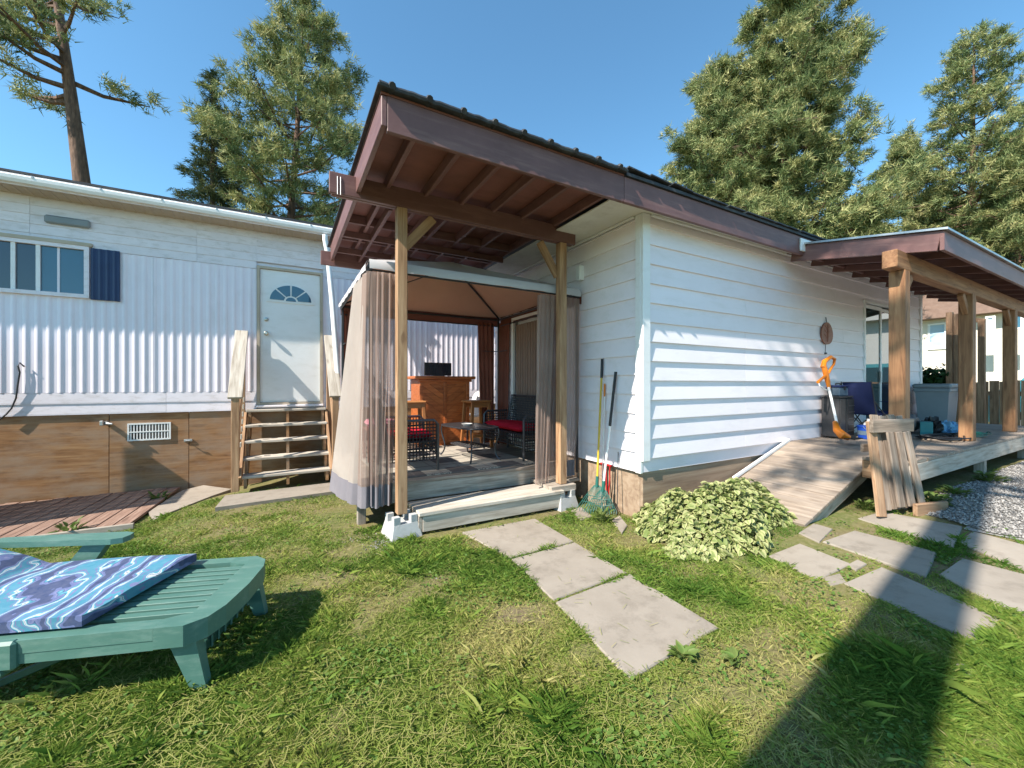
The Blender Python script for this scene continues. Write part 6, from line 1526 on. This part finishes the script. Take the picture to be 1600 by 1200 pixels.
def conifer(name, label, base, H, crown0, R, seed, tuft=.30, per=16, lean=(0, 0), kind='pine', nb=None, tr=None, dens=1.0, top_round=.5, lw=1.0, cat='tree', group=None, side=None):
    rs = np.random.RandomState(seed); rnd_ = random.Random(seed)
    o = thing(name, label, cat, base, group=group)
    tr = tr or H*.014+.06
    pts = []; nseg = 14; wob = rs.uniform(-1, 1, (2, 3))
    def axis(t): return np.array([lean[0]*t+.12*math.sin(3*t+wob[0, 0])*t, lean[1]*t+.12*math.sin(2.6*t+wob[1, 0])*t, H*t])
    m = MB(); m.tube([tuple(axis(i/nseg)-np.array([0, 0, .15 if i == 0 else 0])) for i in range(nseg+1)], [tr*(1-.93*(i/nseg)**.9)+.004 for i in range(nseg+1)], 10); m.obj('trunk', M['bark'], o, True)
    nb = nb or int((H-crown0)*9*dens); bm_ = MB(); cs = []; ds = []; tn = []
    for b in range(nb):
        t = (crown0+(H-crown0)*((b+.5)/nb)**.95)/H; rel = (t*H-crown0)/(H-crown0); a = b*2.399+rs.uniform(-.5, .5)
        if side is not None and rnd_.random() < .6: a = side+rs.normal(0, .9)
        if kind == 'pine': prof = (min(1, .45+rel*2.2) if rel < .25 else 1)*(1-rel)**top_round if rel < .999 else .05
        else: prof = (1-rel)**.9
        Lb = R*max(.10, prof)*rs.uniform(.55, 1.15); p0 = axis(t); dirh = np.array([math.cos(a), math.sin(a), 0])
        rise = (.10+.55*rel if kind == 'pine' else -.22+.35*rel)
        p3 = p0+dirh*Lb+np.array([0, 0, Lb*rise]); p1 = p0+dirh*Lb*.4+np.array([0, 0, Lb*(rise*.2-.04)])
        br = max(.008, tr*.22*(1-rel)+.01)
        bm_.tube([tuple(p0), tuple(p1), tuple(p0*.25+p3*.75+np.array([0, 0, -.03*Lb])), tuple(p3)], [br, br*.75, br*.45, br*.2], 5, caps=False)
        nt_ = max(3, int(Lb*(30 if kind == 'pine' else 26)*dens*lw))
        ncl = max(2, int(Lb*2.6)); cbr = rs.uniform(-.22, .25, ncl); cl = np.concatenate([rs.uniform(.35, 1.0, ncl-1)**.8, [1.0]]); cside = rs.normal(0, 1, ncl)*Lb*.17; cz = rs.normal(.06, .10, ncl)  # cbr: some needle clusters coloured brighter, as sunlit clumps
        for k in range(nt_):
            s = rs.uniform(.30 if kind == 'pine' else .10, 1.03)**.75; c = p0*(1-s)**2+2*p1*s*(1-s)+p3*s*s
            sp = Lb*(.24 if kind == 'pine' else .20)*(1.15-s*.75)
            sidev = np.array([-dirh[1], dirh[0], 0])*rs.normal(0, 1)*sp; c = c+sidev+np.array([0, 0, rs.normal(.05 if kind == 'pine' else -.03, .06+.05*Lb*.3)])
            ctint = 0
            if kind == 'pine' and rs.uniform() < .92:
                q_ = rs.randint(ncl); s = cl[q_]; cc0 = p0*(1-s)**2+2*p1*s*(1-s)+p3*s*s+np.array([-dirh[1], dirh[0], 0])*cside[q_]+np.array([0, 0, cz[q_]]); ctint = cbr[q_]; c = cc0+rs.normal(0, 1, 3)*np.array([.20, .20, .13])*(.6+.16*min(Lb, 4)); sidev = c-cc0
            cs.append(c); d = dirh*.9+sidev*.9/ max(.15, Lb)+np.array([0, 0, .45 if kind == 'pine' else -.05])+rs.normal(0, .25, 3); ds.append(d); tn.append(np.clip(rs.beta(2, 2.6)*(.75+.5*s)+ctint, 0, 1))  # tint darker inside, brighter at outer tips: sunlit contrast put into the colour
            if rs.uniform() < .30: bm_.tube([tuple(p0*(1-s)**2+2*p1*s*(1-s)+p3*s*s), tuple(c)], [.008, .004], 3, caps=False)
    bm_.obj('branches', M['bark'], o)
    cs = np.array(cs); ds = np.array(ds); tn = np.array(tn); n0 = len(cs)
    ds /= np.linalg.norm(ds, axis=1, keepdims=True)
    v = ds[:, None]*(.55 if kind == 'pine' else .9)+rs.normal(0, .62 if kind == 'pine' else .42, (n0, per, 3)); v /= np.linalg.norm(v, axis=2, keepdims=True)
    Ln = tuft*rs.uniform(.6, 1.15, (n0, per, 1)); sd = np.cross(v, rs.normal(0, 1, (n0, per, 3))); sd /= np.linalg.norm(sd, axis=2, keepdims=True)
    wd_ = tuft*.055; b0 = cs[:, None]+rs.normal(0, tuft*.22, (n0, per, 3))
    V = np.stack([b0-sd*wd_*1.15, b0+sd*wd_*1.15, b0+v*Ln], 2).reshape(-1, 3); I = (np.arange(n0*per)*3)[:, None]
    F = I+np.array([[0, 1, 2]])
    T = np.clip(np.repeat(tn, per)+rs.normal(0, .10, n0*per), 0, 1)
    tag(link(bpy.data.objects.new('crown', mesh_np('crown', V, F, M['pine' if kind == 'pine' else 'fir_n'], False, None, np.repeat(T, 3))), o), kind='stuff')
    print(name, 'needles', n0*per); return o
def tb_(u, fwd): p = (FW+RT*((u-800)/FPX))*fwd; return (p.x, p.y, g(p.x, p.y))
conifer('fir_tree', 'narrow dark fir rising behind the mobile home roof', tb_(328, 15.5), 13.6, 1.2, 2.9, 1, .22, 16, kind='fir', dens=1.1)
conifer('pine_tree', 'tall pine with bare grey trunk behind the gutter downspout', tb_(432, 15.5), 16.5, 5.5, 3.5, 2, .26, 18, lean=(.9, 0), dens=.9, tr=.27)
conifer('pine_tree', 'leaning reddish pine trunk above the far end of the mobile home', tb_(176, 14), 17.5, 10.6, 3.4, 3, .28, 16, lean=(-1.6, -.6), dens=.55, tr=.40, side=math.pi)
conifer('pine_tree', 'broad dense pine behind the middle of the flat roof', tb_(1228, 19), 19.5, 3.0, 4.6, 4, .28, 18, dens=1.25, top_round=.5, tr=.34, lw=1.1)
conifer('pine_tree', 'dense bushy pine leaning against the broad pine', tb_(1122, 20), 16.8, 3.0, 3.8, 5, .28, 18, dens=1.2, top_round=.5, tr=.28)
conifer('pine_tree', 'shorter rounded pine between the broad pine and the bare trunked pine', tb_(1416, 24), 16.0, 4.0, 2.9, 6, .30, 18, dens=1.05, top_round=.6)
conifer('pine_tree', 'open pine with a bare lower trunk above the side porch roof', tb_(1522, 21), 19.5, 8.0, 3.4, 7, .28, 17, dens=.85, top_round=.55, tr=.30)
conifer('fir_tree', 'dark fir at the end of the side porch roof', tb_(1590, 25), 17.0, 2.0, 3.8, 8, .28, 16, kind='fir', dens=1.0)
conifer('pine_tree', 'yellow green pine low behind the shorter rounded pine', tb_(1350, 30), 12.5, 3.0, 3.4, 9, .34, 16, dens=.9)
conifer('pine_tree', 'distant pine beyond the neighbour house', tb_(1470, 42), 21.0, 4.0, 5.0, 10, .55, 14, dens=.6)
conifer('pine_tree', 'distant pine past the turquoise car', tb_(1640, 34), 20.0, 4.0, 4.5, 12, .5, 14, dens=.6)
conifer('pine_tree', 'leafy young pine right behind the end of the side porch', tb_(1592, 19), 12.5, 2.0, 3.0, 14, .28, 17, dens=1.1, top_round=.6)
# the pine left of the view whose trunk and crown shade the path, siding and porch
conifer('pine_tree', 'tall pine at the open end of the lawn near the lounger head', (-3.4, -.06, g(-3.4, -.06)), 19, 8.9, 3.0, 11, .30, 12, dens=.42, tr=.31, lean=(.2, -1.5), side=math.pi/2)
